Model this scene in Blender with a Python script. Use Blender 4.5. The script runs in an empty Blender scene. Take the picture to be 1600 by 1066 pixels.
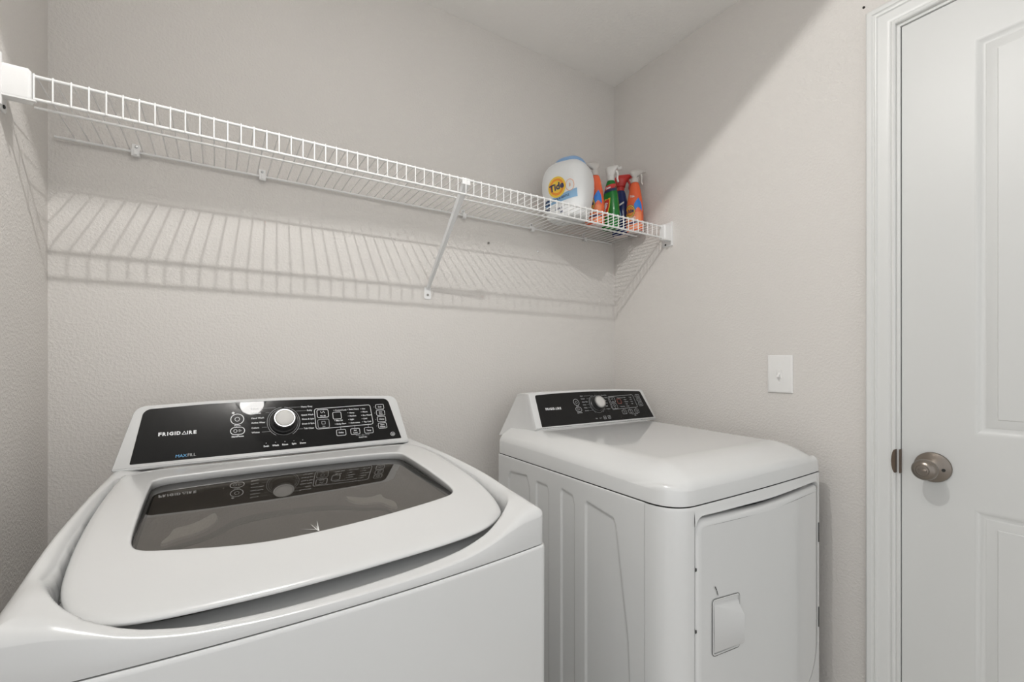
import bpy, bmesh, math, random
from mathutils import Vector, Matrix
random.seed(7)
S = bpy.context.scene
COL = S.collection

# ------------------------------------------------------------------ camera, world, light, exposure
cam_data = bpy.data.cameras.new('camera')
cam = bpy.data.objects.new('camera', cam_data)
COL.objects.link(cam)
cam.location = (0.0, 0.0, 1.17)
cam.rotation_euler = (math.radians(90), 0, math.radians(-32.54))
cam_data.sensor_width = 36.0
cam_data.lens = 724.0 / 1600.0 * 36.0
cam_data.shift_y = 37.0 / 1600.0
cam_data.clip_start = 0.02
S.camera = cam

world = bpy.data.worlds.new('hall_daylight')
S.world = world
world.use_nodes = True
bg = world.node_tree.nodes['Background']
bg.inputs[0].default_value = (0.97, 0.985, 1.0, 1)
bg.inputs[1].default_value = 0.85

# the ceiling lamp's bulb: a beam cut off along a straight edge by the lamp head
KEY = Vector((0.15, 0.545, 2.300))
kd = bpy.data.lights.new('lamp_bulb_light', 'SPOT')
key = bpy.data.objects.new('lamp_bulb_light', kd)
COL.objects.link(key)
key.location = KEY
kd.energy = 24.0
kd.color = (1.0, 0.985, 0.965)
kd.shadow_soft_size = 0.010
kd.spot_size = math.radians(178)
kd.spot_blend = 0.05
key.rotation_euler = Vector((0.040, -0.68, -1.0)).to_track_quat('-Z', 'Y').to_euler()

# added uplight that brightens the ceiling, set inside the lamp's bowl
ud = bpy.data.lights.new('added_ceiling_uplight', 'AREA')
up = bpy.data.objects.new('added_ceiling_uplight', ud)
COL.objects.link(up)
BOWL = Vector((0.285, 0.43, 2.32))
up.location = BOWL + Vector((0, 0, 0.035))
up.rotation_euler = (math.radians(180), 0, 0)
ud.shape = 'DISK'
ud.size = 0.115
ud.energy = 6.3
ud.color = (1.0, 0.99, 0.975)

S.view_settings.view_transform = 'Standard'
S.view_settings.look = 'None'
S.view_settings.gamma = 1.0
S.view_settings.use_curve_mapping = False
S.view_settings.exposure = 0.07
S.cycles.use_denoising = True
S.cycles.max_bounces = 10
S.cycles.caustics_reflective = False
S.cycles.caustics_refractive = False

# ------------------------------------------------------------------ materials
def mat(name, col, rough=0.5, metal=0.0, coat=0.0, spec=0.5, bump=None, var=None, emit=None):
    m = bpy.data.materials.new(name)
    m.use_nodes = True
    nt = m.node_tree
    b = nt.nodes['Principled BSDF']
    b.inputs['Base Color'].default_value = (*col, 1)
    b.inputs['Roughness'].default_value = rough
    b.inputs['Metallic'].default_value = metal
    b.inputs['Coat Weight'].default_value = coat
    b.inputs['Coat Roughness'].default_value = 0.06
    b.inputs['Specular IOR Level'].default_value = spec
    tc = None
    if bump or var:
        tc = nt.nodes.new('ShaderNodeTexCoord')
    if bump:
        sc, st, dist, det = bump
        n = nt.nodes.new('ShaderNodeTexNoise')
        n.inputs['Scale'].default_value = sc
        n.inputs['Detail'].default_value = det
        n.inputs['Roughness'].default_value = 0.55
        nt.links.new(tc.outputs['Object'], n.inputs['Vector'])
        r = nt.nodes.new('ShaderNodeValToRGB')
        r.color_ramp.elements[0].position = 0.40
        r.color_ramp.elements[1].position = 0.66
        nt.links.new(n.outputs['Fac'], r.inputs['Fac'])
        bp = nt.nodes.new('ShaderNodeBump')
        bp.inputs['Strength'].default_value = st
        bp.inputs['Distance'].default_value = dist
        nt.links.new(r.outputs['Color'], bp.inputs['Height'])
        nt.links.new(bp.outputs['Normal'], b.inputs['Normal'])
    if var:
        sc, amt = var
        n2 = nt.nodes.new('ShaderNodeTexNoise')
        n2.inputs['Scale'].default_value = sc
        n2.inputs['Detail'].default_value = 3
        nt.links.new(tc.outputs['Object'], n2.inputs['Vector'])
        mx = nt.nodes.new('ShaderNodeMixRGB')
        mx.inputs[1].default_value = (*[c * (1 - amt) for c in col], 1)
        mx.inputs[2].default_value = (*[min(1, c * (1 + amt)) for c in col], 1)
        nt.links.new(n2.outputs['Fac'], mx.inputs[0])
        nt.links.new(mx.outputs[0], b.inputs['Base Color'])
    if emit:
        b.inputs['Emission Color'].default_value = (*emit[0], 1)
        b.inputs['Emission Strength'].default_value = emit[1]
    return m

M = {}
M['wall'] = mat('taupe_wall_paint', (0.70, 0.673, 0.642), 0.75, bump=(150, 0.42, 0.0016, 2), var=(1.3, 0.015))
M['ceiling'] = mat('ceiling_paint', (0.90, 0.885, 0.86), 0.9, bump=(90, 0.3, 0.002, 2))
M['trim'] = mat('white_trim_paint', (0.715, 0.72, 0.706), 0.38, var=(6, 0.02))
M['door'] = mat('white_door_paint', (0.675, 0.68, 0.667), 0.42, var=(5, 0.02))
M['floor'] = mat('floor_tile', (0.62, 0.59, 0.55), 0.4, var=(2, 0.1))
M['enamel'] = mat('white_appliance_enamel', (0.735, 0.742, 0.738), 0.25, coat=0.75, var=(9, 0.008))
M['plastic'] = mat('white_appliance_plastic', (0.675, 0.680, 0.677), 0.22, coat=0.4, var=(9, 0.008))
M['black'] = mat('black_gloss_panel', (0.010, 0.010, 0.010), 0.02, spec=0.22, var=(40, 0.2))
M['ink'] = mat('white_print', (0.80, 0.81, 0.82), 0.5, var=(60, 0.01))
M['greyink'] = mat('grey_print', (0.42, 0.43, 0.44), 0.5, var=(60, 0.01))
M['blueink'] = mat('blue_print', (0.13, 0.42, 0.75), 0.5, var=(60, 0.01))
M['redink'] = mat('red_print', (0.45, 0.10, 0.07), 0.5, var=(60, 0.01))
M['knobgrey'] = mat('dark_knob_plastic', (0.03, 0.03, 0.03), 0.35, var=(50, 0.05))
M['knobcap'] = mat('satin_silver_cap', (0.60, 0.59, 0.57), 0.5, var=(50, 0.02))
M['chrome'] = mat('chrome_ring', (0.48, 0.48, 0.48), 0.32, metal=1.0, var=(50, 0.02))
M['gap'] = mat('dark_seam', (0.035, 0.035, 0.033), 0.8, var=(40, 0.05))
M['liner'] = mat('grey_liner_plastic', (0.17, 0.16, 0.148), 0.4, var=(20, 0.02))
M['liner2'] = mat('pale_liner_plastic', (0.50, 0.485, 0.46), 0.35, var=(20, 0.02))
M['bezel'] = mat('dark_liner_plastic', (0.07, 0.067, 0.062), 0.3, var=(20, 0.02))
M['wire'] = mat('white_coated_wire', (0.82, 0.82, 0.81), 0.35, var=(30, 0.01))
M['shelfplastic'] = mat('white_shelf_plastic', (0.83, 0.83, 0.825), 0.4, var=(30, 0.01))
M['screw'] = mat('dull_screw_metal', (0.35, 0.34, 0.32), 0.35, metal=0.9, var=(80, 0.05))
M['darkhole'] = mat('dark_hole', (0.05, 0.045, 0.04), 0.9, var=(80, 0.05))
M['nickel'] = mat('satin_nickel', (0.27, 0.238, 0.208), 0.30, metal=1.0, var=(25, 0.06))
M['bronze'] = mat('aged_brown_metal', (0.16, 0.12, 0.09), 0.5, metal=0.6, var=(60, 0.2))
M['switch'] = mat('white_switch_plastic', (0.82, 0.815, 0.80), 0.35, var=(40, 0.01))
M['tub'] = mat('white_detergent_plastic', (0.78, 0.79, 0.79), 0.38, var=(20, 0.01))
M['tublid'] = mat('blue_lid_plastic', (0.26, 0.42, 0.66), 0.35, var=(20, 0.03))
M['lblue'] = mat('light_blue_label', (0.24, 0.43, 0.64), 0.45, var=(20, 0.08))
M['navy'] = mat('navy_print', (0.012, 0.025, 0.10), 0.45, var=(20, 0.05))
M['yellow'] = mat('yellow_print', (0.84, 0.56, 0.06), 0.45, var=(20, 0.05))
M['orange'] = mat('orange_bottle_plastic', (0.80, 0.13, 0.04), 0.32, var=(20, 0.05))
M['orangeink'] = mat('orange_print', (0.80, 0.27, 0.03), 0.45, var=(20, 0.05))
M['lorange'] = mat('pale_orange_label', (0.86, 0.24, 0.09), 0.4, var=(20, 0.05))
M['green'] = mat('green_bottle_plastic', (0.005, 0.19, 0.025), 0.25, var=(20, 0.05))
M['red'] = mat('red_trigger_plastic', (0.58, 0.035, 0.03), 0.32, var=(20, 0.05))
M['dblue'] = mat('dark_blue_bottle_plastic', (0.012, 0.025, 0.13), 0.22, var=(20, 0.08))
M['cyan'] = mat('bright_blue_label', (0.02, 0.22, 0.72), 0.4, var=(20, 0.08))
M['trigger'] = mat('white_trigger_plastic', (0.72, 0.71, 0.69), 0.4, var=(20, 0.01))
M['paletrigger'] = mat('clear_grey_trigger_plastic', (0.56, 0.53, 0.50), 0.35, var=(20, 0.02))
M['lampglass'] = mat('lit_lamp_dome', (0.9, 0.9, 0.88), 0.4, var=(20, 0.01), emit=((1.0, 0.98, 0.95), 1.0))
M['lampdiffuser'] = mat('glowing_lamp_diffuser', (0.9, 0.9, 0.88), 0.4, var=(20, 0.01), emit=((1.0, 0.98, 0.95), 48.0))
M['lampmetal'] = mat('white_lamp_metal', (0.8, 0.8, 0.78), 0.4, var=(20, 0.01))
M['palebase'] = mat('pale_pink_bottle_base', (0.66, 0.55, 0.52), 0.5, var=(20, 0.02))
M['scratchwhite'] = mat('white_scuff', (0.8, 0.8, 0.78), 0.6, var=(60, 0.02))

def glass_mat():
    m = bpy.data.materials.new('tinted_lid_glass')
    m.use_nodes = True
    nt = m.node_tree
    nt.nodes.remove(nt.nodes['Principled BSDF'])
    out = nt.nodes['Material Output']
    t = nt.nodes.new('ShaderNodeBsdfTransparent'); t.inputs[0].default_value = (0.60, 0.58, 0.55, 1)
    g = nt.nodes.new('ShaderNodeBsdfGlossy'); g.inputs['Roughness'].default_value = 0.012
    g.inputs['Color'].default_value = (0.95, 0.94, 0.93, 1)
    fr = nt.nodes.new('ShaderNodeFresnel'); fr.inputs['IOR'].default_value = 1.75
    n = nt.nodes.new('ShaderNodeTexNoise'); n.inputs['Scale'].default_value = 6
    tc = nt.nodes.new('ShaderNodeTexCoord')
    nt.links.new(tc.outputs['Object'], n.inputs['Vector'])
    mr = nt.nodes.new('ShaderNodeMapRange'); mr.inputs[3].default_value = 0.008; mr.inputs[4].default_value = 0.02
    nt.links.new(n.outputs['Fac'], mr.inputs[0])
    nt.links.new(mr.outputs[0], g.inputs['Roughness'])
    mx = nt.nodes.new('ShaderNodeMixShader')
    nt.links.new(fr.outputs[0], mx.inputs[0])
    nt.links.new(t.outputs[0], mx.inputs[1])
    nt.links.new(g.outputs[0], mx.inputs[2])
    nt.links.new(mx.outputs[0], out.inputs['Surface'])
    return m
M['glass'] = glass_mat()

# ------------------------------------------------------------------ mesh helpers
class MB:
    """collects vertices and faces of one mesh"""
    def __init__(self): self.v = []; self.f = []; self.mi = []; self.cur = 0
    def add(self, vs, fs):
        o = len(self.v)
        self.v += [tuple(p) for p in vs]
        for f in fs:
            self.f.append(tuple(i + o for i in f)); self.mi.append(self.cur)
    def box(self, a, b):
        x0, y0, z0 = a; x1, y1, z1 = b
        self.add([(x0,y0,z0),(x1,y0,z0),(x1,y1,z0),(x0,y1,z0),(x0,y0,z1),(x1,y0,z1),(x1,y1,z1),(x0,y1,z1)],
                 [(0,3,2,1),(4,5,6,7),(0,1,5,4),(1,2,6,5),(2,3,7,6),(3,0,4,7)])
    def rings(self, rs, closed=True, cap0=False, cap1=False):
        """skin a list of rings (equal length lists of points)"""
        n = len(rs[0]); vs = [p for r in rs for p in r]; fs = []
        for i in range(len(rs) - 1):
            for j in range(n if closed else n - 1):
                k = (j + 1) % n
                fs.append((i*n+j, i*n+k, (i+1)*n+k, (i+1)*n+j))
        if cap0: fs.append(tuple(range(n - 1, -1, -1)))
        if cap1: fs.append(tuple((len(rs)-1)*n + j for j in range(n)))
        self.add(vs, fs)
    def tube(self, pts, r, n=8, caps=True):
        pts = [Vector(p) for p in pts]; rs = []
        rad = r if isinstance(r, (list, tuple)) else [r] * len(pts)
        up = None
        for i, p in enumerate(pts):
            if i == 0: d = pts[1] - p
            elif i == len(pts) - 1: d = p - pts[i-1]
            else: d = (pts[i+1] - p).normalized() + (p - pts[i-1]).normalized()
            d.normalize()
            if up is None:
                up = Vector((0, 0, 1)) if abs(d.z) < 0.9 else Vector((1, 0, 0))
            a = d.cross(up)
            if a.length < 1e-5: a = d.cross(Vector((0, 1, 0.3)))
            a.normalize(); b = a.cross(d).normalized(); up = b
            rs.append([p + a * (rad[i] * math.cos(2*math.pi*k/n)) + b * (rad[i] * math.sin(2*math.pi*k/n)) for k in range(n)])
        self.rings(rs, True, caps, caps)
    def lathe(self, prof, n=32, M4=None, cap0=True, cap1=True, sx=1.0, sy=1.0):
        """profile [(r, z)] turned about z, optional matrix"""
        rs = []
        for r, z in prof:
            ring = [Vector((r*sx*math.cos(2*math.pi*k/n), r*sy*math.sin(2*math.pi*k/n), z)) for k in range(n)]
            if M4: ring = [M4 @ p for p in ring]
            rs.append(ring)
        self.rings(rs, True, cap0, cap1)

def link(name, me, m, parent=None, smooth=35, loc=(0,0,0)):
    o = bpy.data.objects.new(name, me)
    COL.objects.link(o)
    ms = m if isinstance(m, (list, tuple)) else [m]
    for x in ms:
        me.materials.append(x)
    if parent: o.parent = parent
    o.location = loc
    if smooth:
        bm = bmesh.new(); bm.from_mesh(me)
        bmesh.ops.remove_doubles(bm, verts=bm.verts, dist=1e-6)
        for f in bm.faces: f.smooth = True
        lim = math.radians(smooth)
        for e in bm.edges:
            e.smooth = not (len(e.link_faces) == 2 and e.calc_face_angle(0) > lim)
        bm.to_mesh(me); bm.free()
    return o

def build(name, mb, m, parent=None, smooth=35, bevel=None, recalc=True, loc=(0,0,0)):
    me = bpy.data.meshes.new(name)
    me.from_pydata(mb.v, [], mb.f)
    me.polygons.foreach_set('material_index', mb.mi)
    bm = bmesh.new(); bm.from_mesh(me)
    bmesh.ops.remove_doubles(bm, verts=bm.verts, dist=1e-6)
    if bevel:
        w, seg, ang = bevel
        es = [e for e in bm.edges if len(e.link_faces) == 2 and e.calc_face_angle(0) > math.radians(ang)]
        bmesh.ops.bevel(bm, geom=es, offset=w, segments=seg, affect='EDGES', profile=0.5, clamp_overlap=True)
    if recalc: bmesh.ops.recalc_face_normals(bm, faces=bm.faces)
    bm.to_mesh(me); bm.free()
    return link(name, me, m, parent, smooth, loc)

def tag(o, label, cat, group=None):
    o['label'] = label; o['category'] = cat
    if group: o['group'] = group
    return o
def thing(name, loc, label, cat, group=None):
    o = bpy.data.objects.new(name, None); COL.objects.link(o)
    o.location = loc; o.empty_display_size = 0.05
    return tag(o, label, cat, group)
def struct(o):
    o['kind'] = 'structure'; return o

def sstep(a, b, x):
    t = max(0.0, min(1.0, (x - a) / (b - a))); return t * t * (3 - 2 * t)
def table(tb, x):
    if x <= tb[0][0]: return tb[0][1]
    for (a, va), (b, vb) in zip(tb, tb[1:]):
        if x <= b:
            t = (x - a) / (b - a); return va + (vb - va) * t
    return tb[-1][1]
def smooth_table(tb, x):
    # catmull-rom on a table
    n = len(tb)
    if x <= tb[0][0]: return tb[0][1]
    if x >= tb[-1][0]: return tb[-1][1]
    for i in range(n - 1):
        if x <= tb[i+1][0]:
            x0, y0 = tb[i]; x1, y1 = tb[i+1]
            m0 = (y1 - tb[i-1][1]) / (x1 - tb[i-1][0]) if i > 0 else (y1 - y0) / (x1 - x0)
            m1 = (tb[i+2][1] - y0) / (tb[i+2][0] - x0) if i + 2 < n else (y1 - y0) / (x1 - x0)
            h = x1 - x0; t = (x - x0) / h
            return (2*t**3-3*t*t+1)*y0 + (t**3-2*t*t+t)*h*m0 + (-2*t**3+3*t*t)*y1 + (t**3-t*t)*h*m1
def closed_spline(pts, per=8):
    out = []; n = len(pts)
    for i in range(n):
        p0, p1, p2, p3 = (Vector(pts[(i+k-1) % n]) for k in range(4))
        for j in range(per):
            t = j / per
            out.append(0.5*((2*p1)+(p2-p0)*t+(2*p0-5*p1+4*p2-p3)*t*t+(3*p1-p0-3*p2+p3)*t**3))
    return out
def polar_resample(pts, c, n):
    """radius of a star-shaped closed outline at n angles about c"""
    segs = [(Vector(pts[i]) - c, Vector(pts[(i+1) % len(pts)]) - c) for i in range(len(pts))]
    out = []
    for k in range(n):
        a = 2*math.pi*k/n; d = Vector((math.cos(a), math.sin(a))); best = None
        for p, q in segs:
            e = q - p; den = d.x*e.y - d.y*e.x
            if abs(den) < 1e-12: continue
            t = (p.x*e.y - p.y*e.x) / den; u = (p.x*d.y - p.y*d.x) / den
            if t > 0 and -1e-6 <= u <= 1 + 1e-6 and (best is None or t > best): best = t
        out.append(best)
    return out
def round_poly(pts, radii, seg=8):
    out = []; n = len(pts)
    for i in range(n):
        p = Vector(pts[i]); r = radii[i]
        a = Vector(pts[i-1]) - p; b = Vector(pts[(i+1) % n]) - p
        if r <= 0: out.append(p); continue
        la, lb = a.length, b.length; a.normalize(); b.normalize()
        ang = a.angle(b)
        d = min(r / math.tan(ang/2), la*0.49, lb*0.49); rr = d * math.tan(ang/2)
        c = p + (a + b).normalized() * (rr / math.sin(ang/2))
        s = p + a*d - c; e = p + b*d - c
        for k in range(seg + 1):
            t = k / seg; w = s.angle(e)
            v = (s * math.sin((1-t)*w) + e * math.sin(t*w)) / math.sin(w) if w > 1e-6 else s
            out.append(c + v)
    return out
def offset_poly(pts, d):
    """inset (d>0) a counter-clockwise 2-D outline"""
    n = len(pts); out = []
    for i in range(n):
        p0, p1, p2 = Vector(pts[i-1]), Vector(pts[i]), Vector(pts[(i+1) % n])
        a = (p1-p0); b = (p2-p1)
        if a.length < 1e-9: a = b
        if b.length < 1e-9: b = a
        a.normalize(); b.normalize()
        na = Vector((-a.y, a.x)); nb = Vector((-b.y, b.x)); m = na + nb
        if m.length < 1e-6: m = na
        m.normalize()
        out.append(p1 + m * (d / max(0.35, m.dot(na))))
    return out

def text_mesh(s, size, bold=0.0, align='LEFT', shear=0.0, space=1.0):
    cu = bpy.data.curves.new('txt', 'FONT'); cu.body = s; cu.size = size; cu.offset = bold
    cu.align_x = align; cu.shear = shear; cu.space_character = space
    cu.resolution_u = 2
    o = bpy.data.objects.new('txt', cu); COL.objects.link(o)
    dg = bpy.context.evaluated_depsgraph_get()
    me = bpy.data.meshes.new_from_object(o.evaluated_get(dg))
    vs = [v.co.copy() for v in me.vertices]; fs = [tuple(p.vertices) for p in me.polygons]
    bpy.data.objects.remove(o); bpy.data.curves.remove(cu); bpy.data.meshes.remove(me)
    return vs, fs

# ================================================================== the room shell
XL, XR, YB, YF, ZC = -0.333, 1.5, 1.5, -1.25, 2.411
T = 0.12
mb = MB(); mb.box((XL - 2.2, YF - 1.0, -0.1), (XR + 0.9, YB + T, 0.0)); struct(build('floor', mb, M['floor'], smooth=0))
mb = MB(); mb.box((XL - 0.6, YF, ZC), (XR + 0.9, YB + T, ZC + 0.1)); struct(build('ceiling', mb, M['ceiling'], smooth=0))
mb = MB(); mb.box((XL - T, YB, 0), (XR + T, YB + T, ZC)); struct(build('wall_back', mb, M['wall'], smooth=0))
mb = MB(); mb.box((XL - T, 0.42, 0), (XL, YB, ZC)); struct(build('wall_left', mb, M['wall'], smooth=0))
DY0, DY1, DZ = -0.345, 0.4800, 2.058          # door opening
mb = MB()
mb.box((XR, DY1, 0), (XR + T, YB, ZC)); mb.box((XR, DY0, DZ), (XR + T, DY1, ZC)); mb.box((XR, YF, 0), (XR + T, DY0, ZC))
struct(build('wall_right', mb, M['wall'], smooth=0))
for nm, a, b in (('baseboard_back', (XL, YB - 0.014, 0), (XR, YB, 0.09)), ('baseboard_left', (XL, 0.42, 0), (XL + 0.014, YB - 0.014, 0.09)),
                 ('baseboard_right', (XR - 0.014, 0.56, 0), (XR, YB - 0.014, 0.09))):
    mb = MB(); mb.box(a, b); struct(build(nm, mb, M['trim'], bevel=(0.004, 2, 60)))

# ---- door casing (one moulding with mitred corners) and jamb
prof = [(0.0005, 0.0), (0.0005, 0.009), (0.0035, 0.0115), (0.0075, 0.0115), (0.010, 0.0085), (0.013, 0.0105), (0.018, 0.0120),
        (0.030, 0.0125), (0.037, 0.0130), (0.0395, 0.0165), (0.042, 0.0172), (0.0445, 0.0150), (0.0475, 0.0150), (0.050, 0.0180),
        (0.0535, 0.0185), (0.060, 0.0180), (0.0636, 0.0150), (0.0636, 0.0)]
mb = MB(); path = []
for px in (0, 1, 2, 3):
    ring = []
    for d, t in prof:
        if px == 0: p = (XR - t, DY1 + d, 0.0)
        elif px == 1: p = (XR - t, DY1 + d, DZ + d)
        elif px == 2: p = (XR - t, DY0 - d, DZ + d)
        else: p = (XR - t, DY0 - d, 0.0)
        ring.append(p)
    path.append(ring)
mb.rings(path, closed=True, cap0=True, cap1=True)
casing = struct(build('trim_1', mb, M['trim'], smooth=28))
mb = MB()
mb.box((XR + 0.0005, DY1 - 0.0068, 0), (XR + T, DY1, DZ)); mb.box((XR + 0.0005, DY0, 0), (XR + T, DY0 + 0.0068, DZ)); mb.box((XR + 0.0005, DY0 + 0.0068, DZ - 0.0068), (XR + T, DY1 - 0.0068, DZ))
mb.box((XR + 0.048, DY1 - 0.02, 0), (XR + 0.06, DY1 - 0.0065, DZ - 0.0068)); mb.box((XR + 0.048, DY0 + 0.0068, DZ - 0.02), (XR + 0.06, DY1 - 0.02, DZ - 0.0065))
jamb = struct(build('trim_2', mb, M['trim'], smooth=0))
# strike plate on the jamb edge
mb = MB(); mb.box((XR - 0.006, DY1 - 0.0085, 0.888), (XR + 0.03, DY1 - 0.0062, 0.950))
mb.rings([[(XR - 0.0132 + 0.0, DY1 + 0.0085*math.sin(t), 0.919 + 0.031*math.cos(t)) for t in [k*math.pi/8 for k in range(9)]],
          [(XR + 0.001, DY1 + 0.0085*math.sin(t), 0.919 + 0.031*math.cos(t)) for t in [k*math.pi/8 for k in range(9)]]], closed=True, cap0=True, cap1=True)
sp = build('strike_plate', mb, M['bronze'], jamb, bevel=(0.0008, 1, 60)); sp['label'] = 'brown metal strike plate on the white jamb'

# ---- six panel door
DXF = XR + 0.006; DXB = XR + 0.041
dy_hi, dy_lo = 0.4715, -0.3365; dz_hi = 2.0495
def door_face(mb):
    ys = [dy_hi, 0.3358, 0.1180, 0.0170, -0.2008, dy_lo]      # stile, panel, mullion, panel, stile
    zs = [0.012, 0.235, 0.8292, 1.0029, 1.9378, dz_hi]
    for i in range(5):
        for j in range(5):
            y0, y1, z0, z1 = ys[i], ys[i+1], zs[j], zs[j+1]
            if i in (1, 3) and j in (1, 3):
                loops = [(0, 0), (0.003, 0.0004), (0.0085, 0.0030), (0.0135, 0.0058), (0.017, 0.0066), (0.019, 0.0066), (0.0215, 0.0056), (0.039, 0.0036), (0.0408, 0.0020), (0.043, 0.0020)]
                rs = []
                for d, dep in loops:
                    rs.append([(DXF + dep, y0 - d, z0 + d), (DXF + dep, y0 - d, z1 - d), (DXF + dep, y1 + d, z1 - d), (DXF + dep, y1 + d, z0 + d)])
                mb.rings(rs, True, False, True)
            else:
                mb.add([(DXF, y0, z0), (DXF, y0, z1), (DXF, y1, z1), (DXF, y1, z0)], [(0, 1, 2, 3)])
    mb.rings([[(DXF, dy_hi, 0.012), (DXF, dy_hi, dz_hi), (DXF, dy_lo, dz_hi), (DXF, dy_lo, 0.012)],
              [(DXB, dy_hi, 0.012), (DXB, dy_hi, dz_hi), (DXB, dy_lo, dz_hi), (DXB, dy_lo, 0.012)]], True, False, True)
mb = MB(); door_face(mb)
door = struct(build('door_1', mb, M['door'], smooth=20))
# knob
KY, KZ = 0.4095, 0.9145
R = Matrix.Translation((DXF, KY, KZ)) @ Matrix.Rotation(math.radians(-90), 4, 'Y')
mb = MB(); mb.lathe([(0.0001, 0.0), (0.037, 0.0), (0.0372, 0.002), (0.036, 0.0045), (0.031, 0.0062), (0.024, 0.0078), (0.017, 0.0095), (0.0125, 0.0115)], 48, R, True, False)
ros = build('door_knob', mb, M['nickel'], door, smooth=40)
ros['label'] = 'satin nickel round privacy door knob'
mb = MB(); mb.lathe([(0.0130, 0.0095), (0.0110, 0.016), (0.0108, 0.029), (0.0140, 0.036), (0.0200, 0.0415), (0.0240, 0.048), (0.0254, 0.055), (0.0247, 0.061), (0.0218, 0.0665), (0.0172, 0.0698), (0.0135, 0.0710), (0.0130, 0.0700), (0.0001, 0.0700)], 48, R, False, True)
build('knob_grip', mb, M['nickel'], ros, smooth=60)
mb = MB(); mb.lathe([(0.0115, 0.0698), (0.0115, 0.0713), (0.0100, 0.0718), (0.0001, 0.0718)], 32, R, False, True)
b2 = MB(); b2.add([R @ Vector((x, y, z)) for z in (0.0716, 0.0752) for x, y in ((-0.0022, -0.0085), (0.0022, -0.0085), (0.0022, 0.0085), (-0.0022, 0.0085))],
                  [(0,1,2,3), (4,5,6,7), (0,1,5,4), (1,2,6,5), (2,3,7,6), (3,0,4,7)])
build('knob_button', mb, M['nickel'], ros, smooth=40)
build('turn_button', b2, M['nickel'], ros, bevel=(0.0012, 2, 50))
mb = MB(); mb.lathe([(0.0001, 0.0), (0.0035, 0.0), (0.0038, 0.0028), (0.0001, 0.0028)], 16, Matrix.Translation((DXF - 0.0068, KY - 0.0225, KZ - 0.003)) @ Matrix.Rotation(math.radians(-90), 4, 'Y'))
build('rosette_screw', mb, M['gap'], ros)

# ---- light switch
sy0, sy1, sz0, sz1 = 0.7378, 0.8152, 1.0815, 1.2005
sw = thing('light_switch', (XR, 0.7765, 1.141), 'white toggle light switch on the right wall above the dryer', 'light switch')
sw.matrix_world = Matrix.Translation((XR, 0.7765, 1.141))
hy, hz = (sy1 - sy0)/2, (sz1 - sz0)/2
mb = MB()
rs = []
for d, x in ((0, -0.0005), (0, -0.0030), (0.0012, -0.0050), (0.004, -0.0064), (0.008, -0.0068)):
    rs.append([(x, -hy+d, -hz+d), (x, hy-d, -hz+d), (x, hy-d, hz-d), (x, -hy+d, hz-d)])
mb.rings(rs, True, True, True)
build('cover_plate', mb, M['switch'], sw, smooth=25)
mb = MB(); mb.box((-0.0085, -0.0056, -0.0125), (-0.0064, 0.0056, 0.0125)); mb.box((-0.0088, -0.0075, -0.0128), (-0.0066, -0.0056, 0.0128)); mb.box((-0.0088, 0.0056, -0.0128), (-0.0066, 0.0075, 0.0128))
build('toggle_frame', mb, M['switch'], sw, bevel=(0.0006, 1, 50))
mb = MB(); mb.rings([[(-0.0070, -0.0042, -0.006), (-0.0070, 0.0042, -0.006), (-0.0070, 0.0042, 0.006), (-0.0070, -0.0042, 0.006)],
                     [(-0.0190, -0.0036, -0.0105), (-0.0190, 0.0036, -0.0105), (-0.0175, 0.0036, -0.0045), (-0.0175, -0.0036, -0.0045)]], True, True, True)
build('toggle', mb, M['switch'], sw, bevel=(0.0008, 2, 50))
for dz in (0.030, -0.030):
    mb = MB(); mb.lathe([(0.0001, 0.0), (0.0032, 0.0), (0.0030, 0.0010), (0.0001, 0.0013)], 16, Matrix.Translation((-0.0066, 0, dz)) @ Matrix.Rotation(math.radians(-90), 4, 'Y'))
    build('cover_screw', mb, M['shelfplastic'], sw)

# ---- small things in the walls
def wall_dot(name, label, cat, loc, axis, r, h, m):
    mb = MB(); mb.lathe([(0.0001, 0), (r, 0), (r, h*0.5), (r*0.55, h), (r*0.45, h*0.6), (0.0001, h*0.4)], 14)
    o = build(name, mb, m); o.location = loc
    o.rotation_euler = (math.radians(90), 0, 0) if axis == 'y' else (0, math.radians(-90), 0)
    return tag(o, label, cat)
wall_dot('drywall_screw', 'dark screw left in the back wall below the shelf, right of the diagonal brace', 'screw', (0.8526, YB, 1.6222), 'y', 0.004, 0.006, M['screw'])
wall_dot('wall_anchor', 'small white plastic anchor in the back wall below the detergent end of the shelf', 'wall anchor', (1.078, YB, 1.6209), 'y', 0.004, 0.004, M['shelfplastic'])
wall_dot('nail', 'small dark nail in the right wall beside the top of the door casing', 'nail', (XR, 0.553, 2.151), 'x', 0.003, 0.005, M['darkhole'])

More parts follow.
